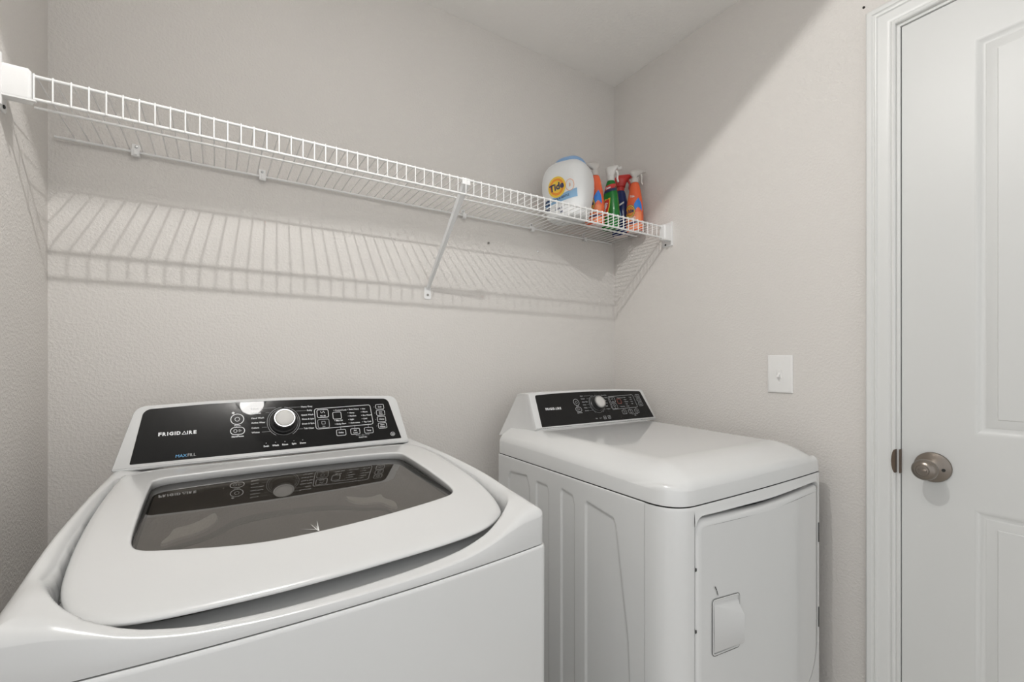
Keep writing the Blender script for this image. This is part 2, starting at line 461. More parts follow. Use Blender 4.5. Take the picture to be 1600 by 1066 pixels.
# ================================================================== wire shelf
ZS = 1.7045
shelf = thing('wire_shelf', (0.58, 1.345, ZS), 'long white wire shelf hung across the back wall above the machines', 'shelf')
def sh(p): return (p[0] - 0.58, p[1] - 1.345, p[2] - ZS)
def rail(name, x0, x1, y, z, r):
    mb = MB(); mb.tube([sh((x0, y, z)), sh((x1, y, z))], r, 10)
    return build(name, mb, M['wire'], shelf)
rail('front_rail', -0.312, 1.480, 1.2015, ZS + 0.0005, 0.0031)
rail('front_rail', -0.312, 1.480, 1.2015, 1.6625, 0.0031)
rail('middle_rail', -0.318, 1.4705, 1.342, ZS - 0.0015, 0.0027)
rail('back_rail', -0.3195, 1.4706, 1.4895, ZS - 0.0005, 0.0031)
mb = MB()
n = 70; x = -0.2843
for i in range(n):
    mb.tube([sh((x, 1.4935, ZS + 0.0042)), sh((x, 1.2025, ZS + 0.0042)), sh((x, 1.1985, ZS + 0.0035)), sh((x, 1.1968, ZS)), sh((x, 1.1968, 1.6600))], 0.00145, 6)
    x += 0.02545
build('wire_deck', mb, M['wire'], shelf)

# end brackets
def bracket(name, side, label):
    b = thing(name, (XL if side < 0 else XR, 1.2, 1.68), label, 'shelf bracket', None)
    s = -side            # direction into the room
    mb = MB()
    # wall flange
    fl = []
    fz0, fz1 = -0.045, 0.047
    for t, d in ((0.0, 0.0), (0.0030, 0.0), (0.0042, 0.0015)):
        o = round_poly([(-0.0145+d, fz0+d), (0.034-d, fz0+d), (0.034-d, fz1-d), (-0.0145+d, fz1-d)], [0.006]*4, 4)
        fl.append([(s*t, q.x, q.y) for q in o])
    mb.rings(fl, True, True, True)
    # cup that takes the shelf lip
    cup = []
    for t, d in ((0.003, 0.0), (0.043, 0.0), (0.0465, 0.0035)):
        o = round_poly([(-0.0150+d, -0.026+d), (0.014-d, -0.026+d), (0.014-d, 0.0325-d), (-0.0150+d, 0.0325-d)], [0.004, 0.004, 0.008, 0.008], 4)
        cup.append([(s*t, q.x, q.y) for q in o])
    mb.rings(cup, True, True, True)
    # front rib on the wall edge
    mb.add([(s*t, y, z) for t in (0.0, 0.0105) for y, z in ((-0.0160, fz0), (-0.0120, fz0), (-0.0120, fz1), (-0.0160, fz1))],
           [(0,1,2,3), (4,5,6,7), (0,1,5,4), (1,2,6,5), (2,3,7,6), (3,0,4,7)])
    # ledge below
    mb.add([(s*t, y, z) for t in (0.003, 0.054) for y, z in ((-0.0165, -0.0285), (-0.0090, -0.0285), (-0.0090, -0.0255), (-0.0165, -0.0255))],
           [(0,1,2,3), (4,5,6,7), (0,1,5,4), (1,2,6,5), (2,3,7,6), (3,0,4,7)])
    build('bracket_body', mb, M['shelfplastic'], b, smooth=30)
    for dz in (0.0395, -0.0375):
        q = MB(); q.lathe([(0.0001, 0), (0.0036, 0), (0.0034, 0.0022), (0.0012, 0.0030), (0.0001, 0.0026)], 14, Matrix.Translation((s*0.004, 0.0165, dz)) @ Matrix.Rotation(math.radians(90*s), 4, 'Y'))
        build('bracket_screw', q, M['gap'], b)
    return b
bracket('shelf_end_bracket', -1, 'white plastic end bracket holding the shelf on the left wall')
bracket('shelf_end_bracket', 1, 'white plastic end bracket holding the shelf on the right wall by the spray bottles')

# wall clips along the back rail
clips = [(-0.1709, 'white wall clip on the rear shelf rail nearest the left wall', 1.0),
         (0.1102, 'white wall clip on the rear shelf rail, second from the left wall', 1.0),
         (0.747, 'white wall clip on the rear shelf rail just right of the diagonal brace', 0.8),
         (1.046, 'white wall clip on the rear shelf rail just left of the detergent tub', 0.8),
         (1.318, 'white wall clip on the rear shelf rail under the spray bottles', 0.8)]
for x, lab, k in clips:
    c = thing('wall_clip', (x, YB, ZS), lab, 'wall clip', 'wall clips along the rear shelf rail')
    mb = MB(); w = 0.0085 * k
    mb.box((-w, -0.0030, 0.003), (w, 0.0, 0.022)); mb.box((-w, -0.0155, -0.010), (w, -0.0135, 0.0045)); mb.box((-w, -0.0155, 0.0035), (w, -0.0005, 0.0055)); mb.box((-w, -0.0155, -0.0115), (w, -0.0045, -0.0095)); mb.box((-w*0.4, -0.0175, -0.009), (w*0.4, -0.0150, 0.004))
    build('clip_body', mb, M['shelfplastic'], c, bevel=(0.0006, 1, 50))
    q = MB(); q.lathe([(0.0001, 0), (0.0034, 0), (0.0030, 0.0018), (0.0001, 0.0026)], 14, Matrix.Translation((0, -0.0030, 0.0155)) @ Matrix.Rotation(math.radians(90), 4, 'X'))
    build('clip_screw', q, M['chrome'], c)

# diagonal brace
br = thing('shelf_brace', (0.612, YB, 1.425), 'white metal diagonal brace holding up the middle of the wire shelf', 'shelf brace')
mb = MB()
a = Vector((-0.003, -0.2990, 0.2720)); b = Vector((0, -0.004, 0.0065))
mid1 = Vector((-0.003, -0.290, 0.262))
def chan(p, w, dpt, tilt):
    n = Vector((0, -tilt[1], -tilt[0]))   # outward (down and towards the room)
    d = Vector((0, tilt[1], -tilt[0])).normalized()
    n = Vector((0, -abs(d.z), -abs(d.y))).normalized()
    return [p + Vector((-w, 0, 0)) - n*0.0, p + Vector((-w*0.5, 0, 0)) + n*dpt, p + Vector((w*0.5, 0, 0)) + n*dpt, p + Vector((w, 0, 0)),
            p + Vector((w*0.86, 0, 0)) - n*0.0012, p + Vector((w*0.45, 0, 0)) + n*(dpt-0.0013), p + Vector((-w*0.45, 0, 0)) + n*(dpt-0.0013), p + Vector((-w*0.86, 0, 0)) - n*0.0012]
tl = (b - a).normalized(); tilt = (abs(tl.z), abs(tl.y))
mb.rings([chan(a, 0.0125, 0.003, tilt), chan(a.lerp(b, 0.08), 0.0125, 0.005, tilt), chan(a.lerp(b, 0.5), 0.0098, 0.0055, tilt), chan(a.lerp(b, 0.95), 0.0078, 0.0045, tilt), chan(b, 0.0075, 0.002, tilt)], True, True, True)
# hook over the front lip
mb.box((-0.0155, -0.3010, 0.266), (0.0095, -0.2935, 0.284))
build('brace_arm', mb, M['shelfplastic'], br, smooth=30)
mb = MB(); pl = round_poly([(-0.0128, -0.030), (0.0128, -0.030), (0.0118, 0.012), (-0.0118, 0.012)], [0.006, 0.006, 0.004, 0.004], 5)
mb.rings([[(p.x, 0, p.y) for p in pl], [(p.x, -0.0028, p.y) for p in pl]], True, True, True)
build('foot_plate', mb, M['shelfplastic'], br, bevel=(0.0007, 1, 50))
mb = MB(); mb.lathe([(0.0001, 0), (0.0042, 0), (0.0040, 0.0016), (0.0015, 0.0022), (0.0001, 0.0016)], 16, Matrix.Translation((0, -0.0028, -0.0155)) @ Matrix.Rotation(math.radians(90), 4, 'X'))
build('foot_screw', mb, M['screw'], br)

# ================================================================== ceiling lamp (above the camera's view)
lamp = thing('ceiling_lamp', (BOWL.x, BOWL.y, ZC), 'round white lamp with an added uplight bowl, hung close under the ceiling, with a small spot head beside it', 'lamp')
mb = MB(); mb.lathe([(0.0001, 0), (0.065, 0), (0.063, -0.012), (0.040, -0.020), (0.0001, -0.020)], 40)
build('lamp_base', mb, M['lampmetal'], lamp)
mb = MB(); mb.tube([(0, 0, -0.018), (0, 0, -0.125)], 0.006, 12)
build('lamp_stem', mb, M['lampmetal'], lamp)
mb = MB(); mb.lathe([(0.078, -0.048), (0.0765, -0.070), (0.067, -0.098), (0.048, -0.118), (0.023, -0.129), (0.0001, -0.132)], 48, None, False, True)
mb.lathe([(0.078, -0.048), (0.074, -0.049), (0.072, -0.070), (0.063, -0.095), (0.045, -0.114), (0.0001, -0.125)], 48, None, False, True)
build('lamp_bowl', mb, M['lampglass'], lamp)  # open-topped shape made up to house the added uplight
mb = MB(); mb.lathe([(0.056, -0.116), (0.055, -0.126), (0.047, -0.142), (0.032, -0.153), (0.014, -0.158), (0.0001, -0.159)], 40, None, True, True)
build('lamp_diffuser', mb, M['lampdiffuser'], lamp)
h0 = KEY - Vector((BOWL.x, BOWL.y, ZC))
mb = MB(); mb.tube([(-0.04, 0.03, -0.015), (h0.x, h0.y, -0.015), (h0.x, h0.y, -0.075)], 0.006, 10); mb.lathe([(0.0001, h0.z + 0.040), (0.030, h0.z + 0.040), (0.034, h0.z + 0.030), (0.034, h0.z + 0.026), (0.0001, h0.z + 0.026)], 32, Matrix.Translation((h0.x, h0.y, 0)))
build('spot_head', mb, M['lampmetal'], lamp)

# ================================================================== panels with printed controls, shared by both machines
class Face:
    """a tilted panel: s along the machine, t up the slope; returns points relative to the machine's base"""
    def __init__(self, fr, y0, z0, k): self.fr, self.y0, self.z0, self.k = fr, y0, z0, k; self.L = math.sqrt(1 + k*k)
    def p(self, s, t, n=0.0):
        z = self.z0 + t / self.L; y = self.y0 + (z - self.z0) * self.k
        y -= n / self.L; z += n * self.k / self.L
        return self.fr(s, y, z)
    def text(self, mb, s, t, txt, h, bold=0.0, align='LEFT', n=0.0014, shear=0.0, space=1.0, squash=1.0):
        vs, fs = text_mesh(txt, h, bold, align, shear, space)
        mb.add([self.p(s + v.x*squash, t + v.y, n) for v in vs], fs)
    def line(self, mb, pts, w=0.0009, n=0.0013, closed=False):
        P = [Vector(p) for p in pts]; m = len(P); vs = []; fs = []
        for i, p in enumerate(P):
            a = P[i-1] if (i > 0 or closed) else p; b = P[(i+1) % m] if (i < m-1 or closed) else p
            d = (b - a).normalized() if (b - a).length > 0 else Vector((1, 0)); q = Vector((-d.y, d.x)) * (w/2)
            vs += [self.p(*(p+q), n), self.p(*(p-q), n)]
        for i in range(m if closed else m-1):
            j = (i+1) % m; fs.append((2*i, 2*i+1, 2*j+1, 2*j))
        mb.add(vs, fs)
    def rrect(self, mb, s0, t0, s1, t1, r, w=0.0009):
        self.line(mb, round_poly([(s0, t0), (s1, t0), (s1, t1), (s0, t1)], [r]*4, 5), w, closed=True)
    def ring(self, mb, s, t, rx, ry, w=0.0009, a0=0, a1=360):
        k = 40; full = a1 - a0 >= 360
        self.line(mb, [(s + rx*math.cos(math.radians(a0+(a1-a0)*i/k)), t + ry*math.sin(math.radians(a0+(a1-a0)*i/k))) for i in range(k if full else k+1)], w, closed=full)
    def disc(self, mb, s, t, rx, ry, n=0.0014):
        k = 16; mb.add([self.p(s + rx*math.cos(2*math.pi*i/k), t + ry*math.sin(2*math.pi*i/k), n) for i in range(k)], [tuple(range(k))])

def brand(face, s, t, w, h, parent):
    """spaced capitals with a bar-less triangular A"""
    mb = MB()
    word = [('F', .62), ('R', .72), ('I', .30), ('G', .82), ('I', .30), ('D', .80), ('^', .84), ('I', .30), ('R', .72), ('E', .60)]
    tot = sum(x for _, x in word); x = 0
    size = h / 0.70
    for ch, adv in word:
        cw = adv / tot * w
        if ch == '^':
            a, b, c = Vector((s+x, t)), Vector((s+x+cw*0.96, t)), Vector((s+x+cw*0.48, t+h))
            q = h*0.20
            pts = [a, b, c]; ins = offset_poly(pts, q*0.62)
            mb.add([face.p(*p, 0.0014) for p in pts] + [face.p(*p, 0.0014) for p in ins], [(0,1,4,3), (1,2,5,4), (2,0,3,5)])
        else:
            vs, fs = text_mesh(ch, size, size*0.05)
            xs = [v.x for v in vs]; x0, x1 = min(xs), max(xs)
            ys = [v.y for v in vs]; y0, y1 = min(ys), max(ys)
            tw = cw*0.80 if ch != 'I' else cw*0.52
            mb.add([face.p(s + x + (v.x-x0)/(x1-x0)*tw, t + (v.y-y0)/(y1-y0)*h, 0.0014) for v in vs], fs)
        x += cw
    return build('brand_lettering', mb, M['ink'], parent, smooth=0, recalc=False)

def knob(face, s, t, scale, parent, fr):
    c = Vector(face.p(s, t, 0.0)); nrm = (Vector(face.p(s, t, 1.0)) - c).normalized()
    R = Matrix.Translation(c) @ nrm.to_track_quat('Z', 'Y').to_matrix().to_4x4()
    mb = MB(); mb.lathe([(0.0001, 0.0005), (0.0300*scale, 0.0005), (0.0297*scale, 0.004), (0.0268*scale, 0.006), (0.0258*scale, 0.018), (0.0245*scale, 0.0215), (0.0001, 0.0215)], 48, R)
    k = build('cycle_knob', mb, M['knobgrey'], parent, smooth=30)
    mb = MB(); mb.lathe([(0.0245*scale, 0.0200), (0.0248*scale, 0.0235), (0.0232*scale, 0.0262), (0.0212*scale, 0.0262), (0.0206*scale, 0.0250)], 48, R, False, False)
    build('knob_ring', mb, M['chrome'], k, smooth=50)
    mb = MB(); mb.lathe([(0.0208*scale, 0.0245), (0.0205*scale, 0.0262), (0.0180*scale, 0.0275), (0.0110*scale, 0.0284), (0.0001, 0.0287)], 48, R, False, True)
    build('knob_cap', mb, M['knobcap'], k, smooth=60)
    return k

WORDS = {'washer': dict(left=['Normal', 'Delicates', 'Hand Wash', 'Active Wear', 'Colors', 'Whites'], right=['Heavy Duty', 'Bulky', 'Quick Wash', 'Rinse & Spin', 'Drain & Spin', 'Tub Clean'],
                        c1=['Control Lock', 'Max Fill', 'Delay Start'], c2=['Extra Heavy', 'Heavy', 'Medium', 'Light', 'Auto-sense'], c3=['Hot', 'Warm', 'Eco Warm', 'Cold', 'Tap Cold'],
                        bot=['Delay', 'Soil\nLevel', 'Temp'], side=['Soak', 'Extra\nRinse', 'Chime', 'Fabric\nSoftener'], ind=['Soak', 'Wash', 'Rinse', 'Spin', 'Done'], hold='Hold 3 Sec'),
         'dryer': dict(left=['Quick', 'Delicate', 'Active Wear', 'Colors', 'Whites', 'Normal'], right=['Heavy Duty', 'Bulky', 'Towels', 'Air Dry', 'Timed', 'Freshen'],
                       c1=['Control Lock', '', 'Delay Start'], c2=['Extra', 'More', 'Normal', 'Less', 'Damp'], c3=['High', 'Med', 'Low', 'Air', ''],
                       bot=['Time', 'Dry\nLevel', 'Temp'], side=['Chime', 'Wrinkle', 'Damp'], ind=['Dry', 'Cool', '', ''], hold='Hold')}
def controls(face, kind, parent, S0, SS, TS, dim):
    """prints the controls; layout in washer panel units mapped by s -> S0+(s+0.3066)*SS, t -> t*TS"""
    W = WORDS[kind]
    def s(x): return S0 + (x + 0.3066) * SS
    def t(y): return y * TS
    ink = M['ink']; mb = MB(); h = 0.0058 * SS; B = h*0.02
    # start and pause buttons
    face.ring(mb, s(-0.1127), t(0.0872), 0.0134*SS, 0.0134*TS, 0.0016)
    face.ring(mb, s(-0.1127), t(0.0872), 0.0048*SS, 0.0050*TS, 0.0010)
    face.line(mb, round_poly([(s(-0.1268), t(0.0483)), (s(-0.0980), t(0.0483)), (s(-0.0980), t(0.0664)), (s(-0.1268), t(0.0664))], [0.0088*TS]*4, 8), 0.0016, closed=True)
    face.ring(mb, s(-0.1170), t(0.0574), 0.0034*SS, 0.0038*TS, 0.0009)
    face.line(mb, [(s(-0.1095), t(0.0604)), (s(-0.1045), t(0.0574)), (s(-0.1095), t(0.0544)), (s(-0.1095), t(0.0604))], 0.0009)
    face.text(mb, s(-0.1124), t(0.0690), 'Power', h*0.85, B, 'CENTER')
    face.text(mb, s(-0.1124), t(0.0416), 'Start/Pause', h*0.95, B*1.5, 'CENTER')
    if kind == 'washer':
        for a in range(0, 180, 45):
            c, d = math.cos(math.radians(a))*0.0032, math.sin(math.radians(a))*0.0032
            face.line(mb, [(s(-0.121)-c, t(0.1042)-d), (s(-0.121)+c, t(0.1042)+d)], 0.0013)
    # dial lettering and leader lines
    kc = (-0.0125, 0.0730)
    ly = [0.1105, 0.0985, 0.0852, 0.0730, 0.0600, 0.0480]
    lend = [(-0.0290, 0.1125), (-0.0437, 0.1000), (-0.0520, 0.0862), (-0.0530, 0.0738), (-0.0505, 0.0606), (-0.0420, 0.0490)]
    g = MB()
    for w, y, (ex, ey) in zip(W['left'], ly, lend):
        if not w: continue
        face.text(mb, s(-0.0836), t(y), w, h, B)
        wid = 0.0031 * len(w) * (h/0.0058) / SS + 0.0035
        if -0.0836 + wid < ex: face.line(g, [(s(-0.0836 + wid), t(y + 0.0018)), (s(ex), t(y + 0.0018))], 0.0006)
    rx = [0.0296, 0.0435, 0.0290, 0.0300, 0.0292, 0.0326]; ry = [0.1095, 0.0985, 0.0862, 0.0745, 0.0618, 0.0490]
    rst = [(0.0020, 0.1100), (0.0180, 0.1000), (0.0265, 0.0870), (0.0280, 0.0755), (0.0265, 0.0625), (0.0174, 0.0492)]
    for w, x0, y, (ex, ey) in zip(W['right'], rx, ry, rst):
        face.text(mb, s(x0), t(y), w, h, B)
        if x0 - ex > 0.004: face.line(g, [(s(ex), t(y + 0.0018)), (s(x0 - 0.0015), t(y + 0.0018))], 0.0006)
    face.ring(g, s(kc[0]), t(kc[1]), 0.0372*SS, 0.0395*TS, 0.0009, -60, 85)
    face.ring(g, s(kc[0]), t(kc[1]), 0.0372*SS, 0.0395*TS, 0.0009, 95, 240)
    face.ring(g, s(kc[0]), t(kc[1]), 0.0330*SS, 0.0352*TS, 0.0007)
    # display block
    face.line(mb if kind == 'washer' else g, round_poly([(s(0.0618), t(0.0465)), (s(0.2112), t(0.0490)), (s(0.2090), t(0.1075)), (s(0.0615), t(0.1035))], [0.006*SS]*4, 5), 0.0013, closed=True)
    face.rrect(mb if kind == 'washer' else g, s(0.0677), t(0.0782), s(0.0957), t(0.1003), 0.004*SS, 0.0013)
    face.rrect(g, s(0.0673), t(0.0490), s(0.0953), t(0.0725), 0.004*SS, 0.0011)
    face.line(mb, [(s(0.0760), t(0.0950)), (s(0.0790), t(0.0905)), (s(0.0840), t(0.0955)), (s(0.0870), t(0.0900))], 0.0012)
    face.rrect(g, s(0.0770), t(0.0590), s(0.0855), t(0.0670), 0.001, 0.0010)
    face.text(mb, s(0.0815), t(0.0810), 'Max Fill' if kind == 'washer' else 'Dry', h*0.75, B, 'CENTER')
    face.text(g, s(0.0815), t(0.0515), 'Eco', h*0.75, B, 'CENTER')
    face.rrect(mb if kind == 'washer' else parent_red(parent), s(0.1066), t(0.0708), s(0.1280), t(0.0908), 0.0035*SS, 0.0012)
    for w, y in zip(W['c1'], (0.0943, 0.0644, 0.0548)):
        if w: face.text(mb, s(0.1132), t(y), w, h*0.95, B); face.disc(mb, s(0.1103), t(y+0.002), 0.0009, 0.0009)
    for w, y in zip(W['c2'], (0.0951, 0.0848, 0.0753, 0.0652, 0.0552)):
        if w: face.text(mb, s(0.1496), t(y), w, h*0.95, B); face.disc(mb, s(0.1462), t(y+0.002), 0.0009, 0.0009)
    for w, y in zip(W['c3'], (0.0945, 0.0850, 0.0750, 0.0650, 0.0555)):
        if w: face.text(mb, s(0.1852), t(y), w, h*0.95, B); face.disc(mb, s(0.1820), t(y+0.002), 0.0009, 0.0009)
    for w, (a, b) in zip(W['bot'], ((0.1112, 0.1349), (0.1478, 0.1716), (0.1845, 0.2079))):
        face.rrect(mb if kind == 'washer' else g, s(a), t(0.0236), s(b), t(0.0400), 0.003*SS, 0.0011)
        face.line(g, [(s((a+b)/2), t(0.0400)), (s((a+b)/2), t(0.0485))], 0.0008)
        ls = w.split('\n')
        for i, l in enumerate(ls):
            face.text(mb, s((a+b)/2), t(0.0300 if len(ls) == 1 else 0.0330 - 0.0063*i), l, h*(0.95 if len(ls) == 1 else 0.85), B, 'CENTER')
    face.text(mb, s(0.1780), t(0.0122), W['hold'], h*0.85, B, 'CENTER')
    face.line(g, [(s(0.1605), t(0.0225)), (s(0.1605), t(0.0195)), (s(0.1745), t(0.0195))], 0.0007); face.line(g, [(s(0.1955), t(0.0225)), (s(0.1955), t(0.0195)), (s(0.1815), t(0.0195))], 0.0007)
    face.ring(g, s(0.1780), t(0.0195), 0.0018, 0.0018, 0.0007)
    for w, (a, b) in zip(W['side'], ((0.0926, 0.1068), (0.0732, 0.0889), (0.0540, 0.0696), (0.0346, 0.0501))):
        face.rrect(mb if kind == 'washer' else g, s(0.2245), t(a), s(0.2478), t(b), 0.003*SS, 0.0011)
        ls = w.split('\n')
        for i, l in enumerate(ls):
            face.text(mb, s(0.2362), t((a+b)/2 - 0.002 if len(ls) == 1 else (a+b)/2 + 0.0010 - 0.0058*i), l, h*(0.95 if len(ls) == 1 else 0.78), B, 'CENTER')
        face.disc(g, s(0.2200), t((a+b)/2), 0.0009, 0.0009)
    if kind == 'washer':
        for w, x0 in zip(W['ind'], (-0.0537, -0.0334, -0.0126, 0.0077, 0.0278)):
            face.text(mb, s(x0), t(0.0108), w, h*1.05, B*1.5, 'CENTER'); face.disc(g, s(x0), t(0.0203), 0.0010, 0.0010)
        face.ring(mb, s(0.2611), t(0.0152), 0.0060, 0.0052, 0.0009); face.text(mb, s(0.2611), t(0.0128), 'he', 0.0072, B, 'CENTER')
    else:
        face.text(mb, s(-0.0390), t(0.0130), W['ind'][0], h, B, 'CENTER'); face.text(mb, s(-0.0180), t(0.0130), W['ind'][1], h, B, 'CENTER')
        for a in (-0.0010, 0.0230):
            face.rrect(mb, s(a), t(0.0095), s(a + 0.0130), t(0.0215), 0.001, 0.0012); face.line(mb, [(s(a+0.003), t(0.0155)), (s(a+0.010), t(0.0155))], 0.002)
    build('control_lettering', mb, ink if kind == 'washer' else M['greyink'], parent, smooth=0, recalc=False)
    build('dial_lines', g, M['greyink'], parent, smooth=0, recalc=False)
RED = {}
def parent_red(parent):
    RED['mb'] = MB(); return RED['mb']

# ================================================================== machines: local frames measured from the place
class Frame:
    def __init__(s, o, au, av):
        s.o = Vector(o); s.u = Vector((math.cos(math.radians(au)), math.sin(math.radians(au)))); s.v = Vector((-math.sin(math.radians(av)), math.cos(math.radians(av))))
        s.base = Vector((0, 0))
    def __call__(s, x, y, z):
        p = s.o + s.u*x + s.v*y - s.base
        return Vector((p.x, p.y, z))

# ------------------------------------------------------------------ WASHER
WF = Frame((0.15, 0.62), 3.0, -0.4)
wb = WF(0, 0.36, 0); WF.base = Vector((wb.x, wb.y))
washer = thing('washing_machine', (wb.x, wb.y, 0), 'white top-load washing machine with a dark glass lid, at left', 'washing machine')
XH = 0.340
def w_front(x):   # bowed front line
    y = -0.006 + 0.20*(x - 0.01)**2
    r = 0.016; e = XH - abs(x)
    if e < r: y += r - math.sqrt(max(0, r*r - (r - e)**2))
    return y
def w_side(y): return 1.0 - 0.012*max(0, y)/0.6
xs = sorted(set([round(-0.27 + i*0.54/54, 6) for i in range(55)] + [round(q*(0.27 + i*0.0025), 6) for q in (-1, 1) for i in range(1, 28)] + [-XH, XH] + [s*(XH - d) for s in (-1, 1) for d in (0.0004, 0.0012, 0.0025, 0.0045, 0.007, 0.014)]))
ZW = 0.858
# cabinet
mb = MB()
def cab_ring(z, ins):
    pts = [(x*(1 - ins/XH), w_front(x) + ins) for x in xs]
    pts += [(XH*w_side(0.70) - ins, 0.70), (-XH*w_side(0.70) + ins, 0.70)]
    return [WF(x, y, z) for x, y in pts]
mb.rings([cab_ring(0.02, 0.004), cab_ring(0.03, 0.0), cab_ring(ZW - 0.0075, -0.0012), cab_ring(ZW - 0.0035, -0.0005), cab_ring(ZW - 0.0018, 0.0012), cab_ring(ZW - 0.0018, 0.012)], True, True, True)
build('cabinet', mb, M['enamel'], washer, smooth=40)
for fx, fy in ((-0.29, 0.07), (0.29, 0.07), (-0.29, 0.64), (0.29, 0.64)):
    mb = MB(); p = WF(fx, fy, 0); mb.lathe([(0.0001, 0), (0.022, 0), (0.022, 0.008), (0.010, 0.010), (0.010, 0.021), (0.0001, 0.021)], 20, Matrix.Translation((p.x, p.y, 0)))
    build('foot', mb, M['gap'], washer)

def zlid(y): return 0.8885 + 0.213*y - 0.173*y*y
LID = [(-0.312, 0.605), (-0.3150, 0.50), (-0.3170, 0.3962), (-0.3155, 0.2564), (-0.3092, 0.1603), (-0.3001, 0.1098), (-0.2861, 0.0723), (-0.2634, 0.0456), (-0.2193, 0.0300), (-0.1101, 0.0235), (-0.03, 0.0240), (0.0505, 0.0275), (0.1541, 0.0345), (0.2317, 0.0469), (0.2773, 0.0736), (0.2936, 0.0953), (0.3122, 0.1652), (0.3186, 0.2639), (0.3180, 0.40), (0.3140, 0.50), (0.306, 0.605), (0.15, 0.6085), (0.0, 0.6095), (-0.15, 0.6085)]
GLS = [(-0.2555, 0.4748), (-0.2540, 0.4930), (-0.2420, 0.5071), (-0.2150, 0.5130), (-0.0321, 0.5190), (0.15, 0.5110), (0.2000, 0.5045), (0.2200, 0.4960), (0.2320, 0.4800), (0.2348, 0.4641), (0.2395, 0.36), (0.2429, 0.2572), (0.2440, 0.2150), (0.2390, 0.1905), (0.2198, 0.1754), (0.0872, 0.1496), (-0.0169, 0.1389), (-0.1034, 0.1389), (-0.2050, 0.1690), (-0.2354, 0.1814), (-0.2469, 0.1941), (-0.2530, 0.2250), (-0.2545, 0.35)]
C0 = Vector((-0.004, 0.33)); NA = 256
def densify(pts, keep):
    out = []
    for i in range(len(pts)):
        p, q = Vector(pts[i]), Vector(pts[(i+1) % len(pts)])
        k = max(1, int((q-p).length / keep))
        out += [p.lerp(q, j/k) for j in range(k)]
    return out
def chaikin(pts, it=2):
    for _ in range(it):
        o = []
        for i in range(len(pts)):
            p, q = Vector(pts[i]), Vector(pts[(i+1) % len(pts)])
            o += [p.lerp(q, 0.25), p.lerp(q, 0.75)]
        pts = o
    return pts
lidR = polar_resample(chaikin([Vector(p) for p in LID[::-1]], 3), C0, NA)
glsR = polar_resample(chaikin([Vector(p) for p in GLS[::-1]], 3), C0, NA)
ANG = [2*math.pi*k/NA for k in range(NA)]
def pol(R, k, d=0.0): return C0 + Vector((math.cos(ANG[k]), math.sin(ANG[k]))) * (R[k] + d)
def polar_at(R, a):
    t = (a % (2*math.pi)) / (2*math.pi) * NA; i = int(t) % NA; f = t - int(t)
    return R[i]*(1-f) + R[(i+1) % NA]*f

# top deck as a shaped surface with a well for the lid
RF = [(0, 0.8705), (0.08, 0.8715), (0.13, 0.8735), (0.17, 0.8765), (0.20, 0.8815), (0.23, 0.889), (0.26, 0.901), (0.29, 0.913), (0.32, 0.919), (0.34, 0.9205)]
RS = [(0.0, 0.9185), (0.04, 0.9235), (0.10, 0.9305), (0.20, 0.9415), (0.30, 0.9475), (0.40, 0.9515), (0.50, 0.9535), (0.62, 0.9535), (0.75, 0.9535)]
def deck_z(x, y):
    xe = XH * w_side(y)
    e = max(0.0, min(xe - abs(x), y - w_front(max(-XH, min(XH, x))), 0.5))
    if abs(x) > XH - 0.02 and y < 0.05: e = max(0.0, min(e, math.hypot(max(0, xe-abs(x)), max(0, y - w_front(x)))))
    H = smooth_table(RF, abs(x)) + smooth_table(RS, y) - RS[0][1]
    if y < 0: H = smooth_table(RF, abs(x))
    d = Vector((x, y)) - C0; a = math.atan2(d.y, d.x)
    ra = polar_at(lidR, a); g = 0.0045 - 0.0025 * sstep(0.10, 0.30, y)
    r = d.length - (ra + g)
    fl = min(zlid(y) - 0.031, H - 0.004)
    # along the ray towards the rim
    if r <= 0: z = fl - 0.030 * sstep(0.045, 0.068, -r)
    else:
        dd = max(r + max(0.0, e), 1e-4)
        wd = max(0.0025, min(0.0105 - 0.0060 * sstep(0.08, 0.26, y), 0.55 * dd))
        tt = min(1.0, r / wd)
        steep = (1 - (1 - tt)**2.6)
        z = fl + (H - fl) * steep
        k = sstep(0.07, 0.17, y)                      # at the sides the shoulder starts just under the lid's edge
        if k > 0:
            t2 = min(1.0, r / dd); zs = min(zlid(y) - 0.0075, H - 0.002)
            z2 = zs + (H - zs) * (1 - (1 - t2)**1.5)
            if r < 0.0012: z2 = fl + (zs - fl) * (r / 0.0012)
            z = z + (z2 - z) * k
        if y > 0.59: z = max(z, H - 0.004)
    rr = 0.0065 + 0.0215 * sstep(0.22, 0.33, abs(x)) * (1 - 0.45*sstep(0.05, 0.30, y))
    if e < rr: z -= 0.85 * rr * (1 - math.sqrt(max(0, 1 - (1 - e/rr)**2)))
    return z
mb = MB(); NV = 110
vt = [0, 0.0006, 0.0015, 0.003, 0.005, 0.0075, 0.010, 0.013] + [0.016 + (0.16 - 0.016)*i/48 for i in range(49)] + [0.16 + (1 - 0.16)*i/70 for i in range(1, 71)]
grid = []
for x0 in xs:
    col = []
    yf = w_front(x0) + 0.0012
    for t in vt:
        y = yf + (0.715 - yf) * t
        x = x0 * w_side(y) * 0.9965
        col.append(WF(x, y, deck_z(x, y)))
    grid.append(col)
nx, ny = len(xs), len(vt)
vs = [p for c in grid for p in c]
fs = [(i*ny+j, (i+1)*ny+j, (i+1)*ny+j+1, i*ny+j+1) for i in range(nx-1) for j in range(ny-1)]
mb.add(vs, fs)
per = [grid[i][0] for i in range(nx)] + [grid[nx-1][j] for j in range(1, ny)] + [grid[i][ny-1] for i in range(nx-2, -1, -1)] + [grid[0][j] for j in range(ny-2, 0, -1)]
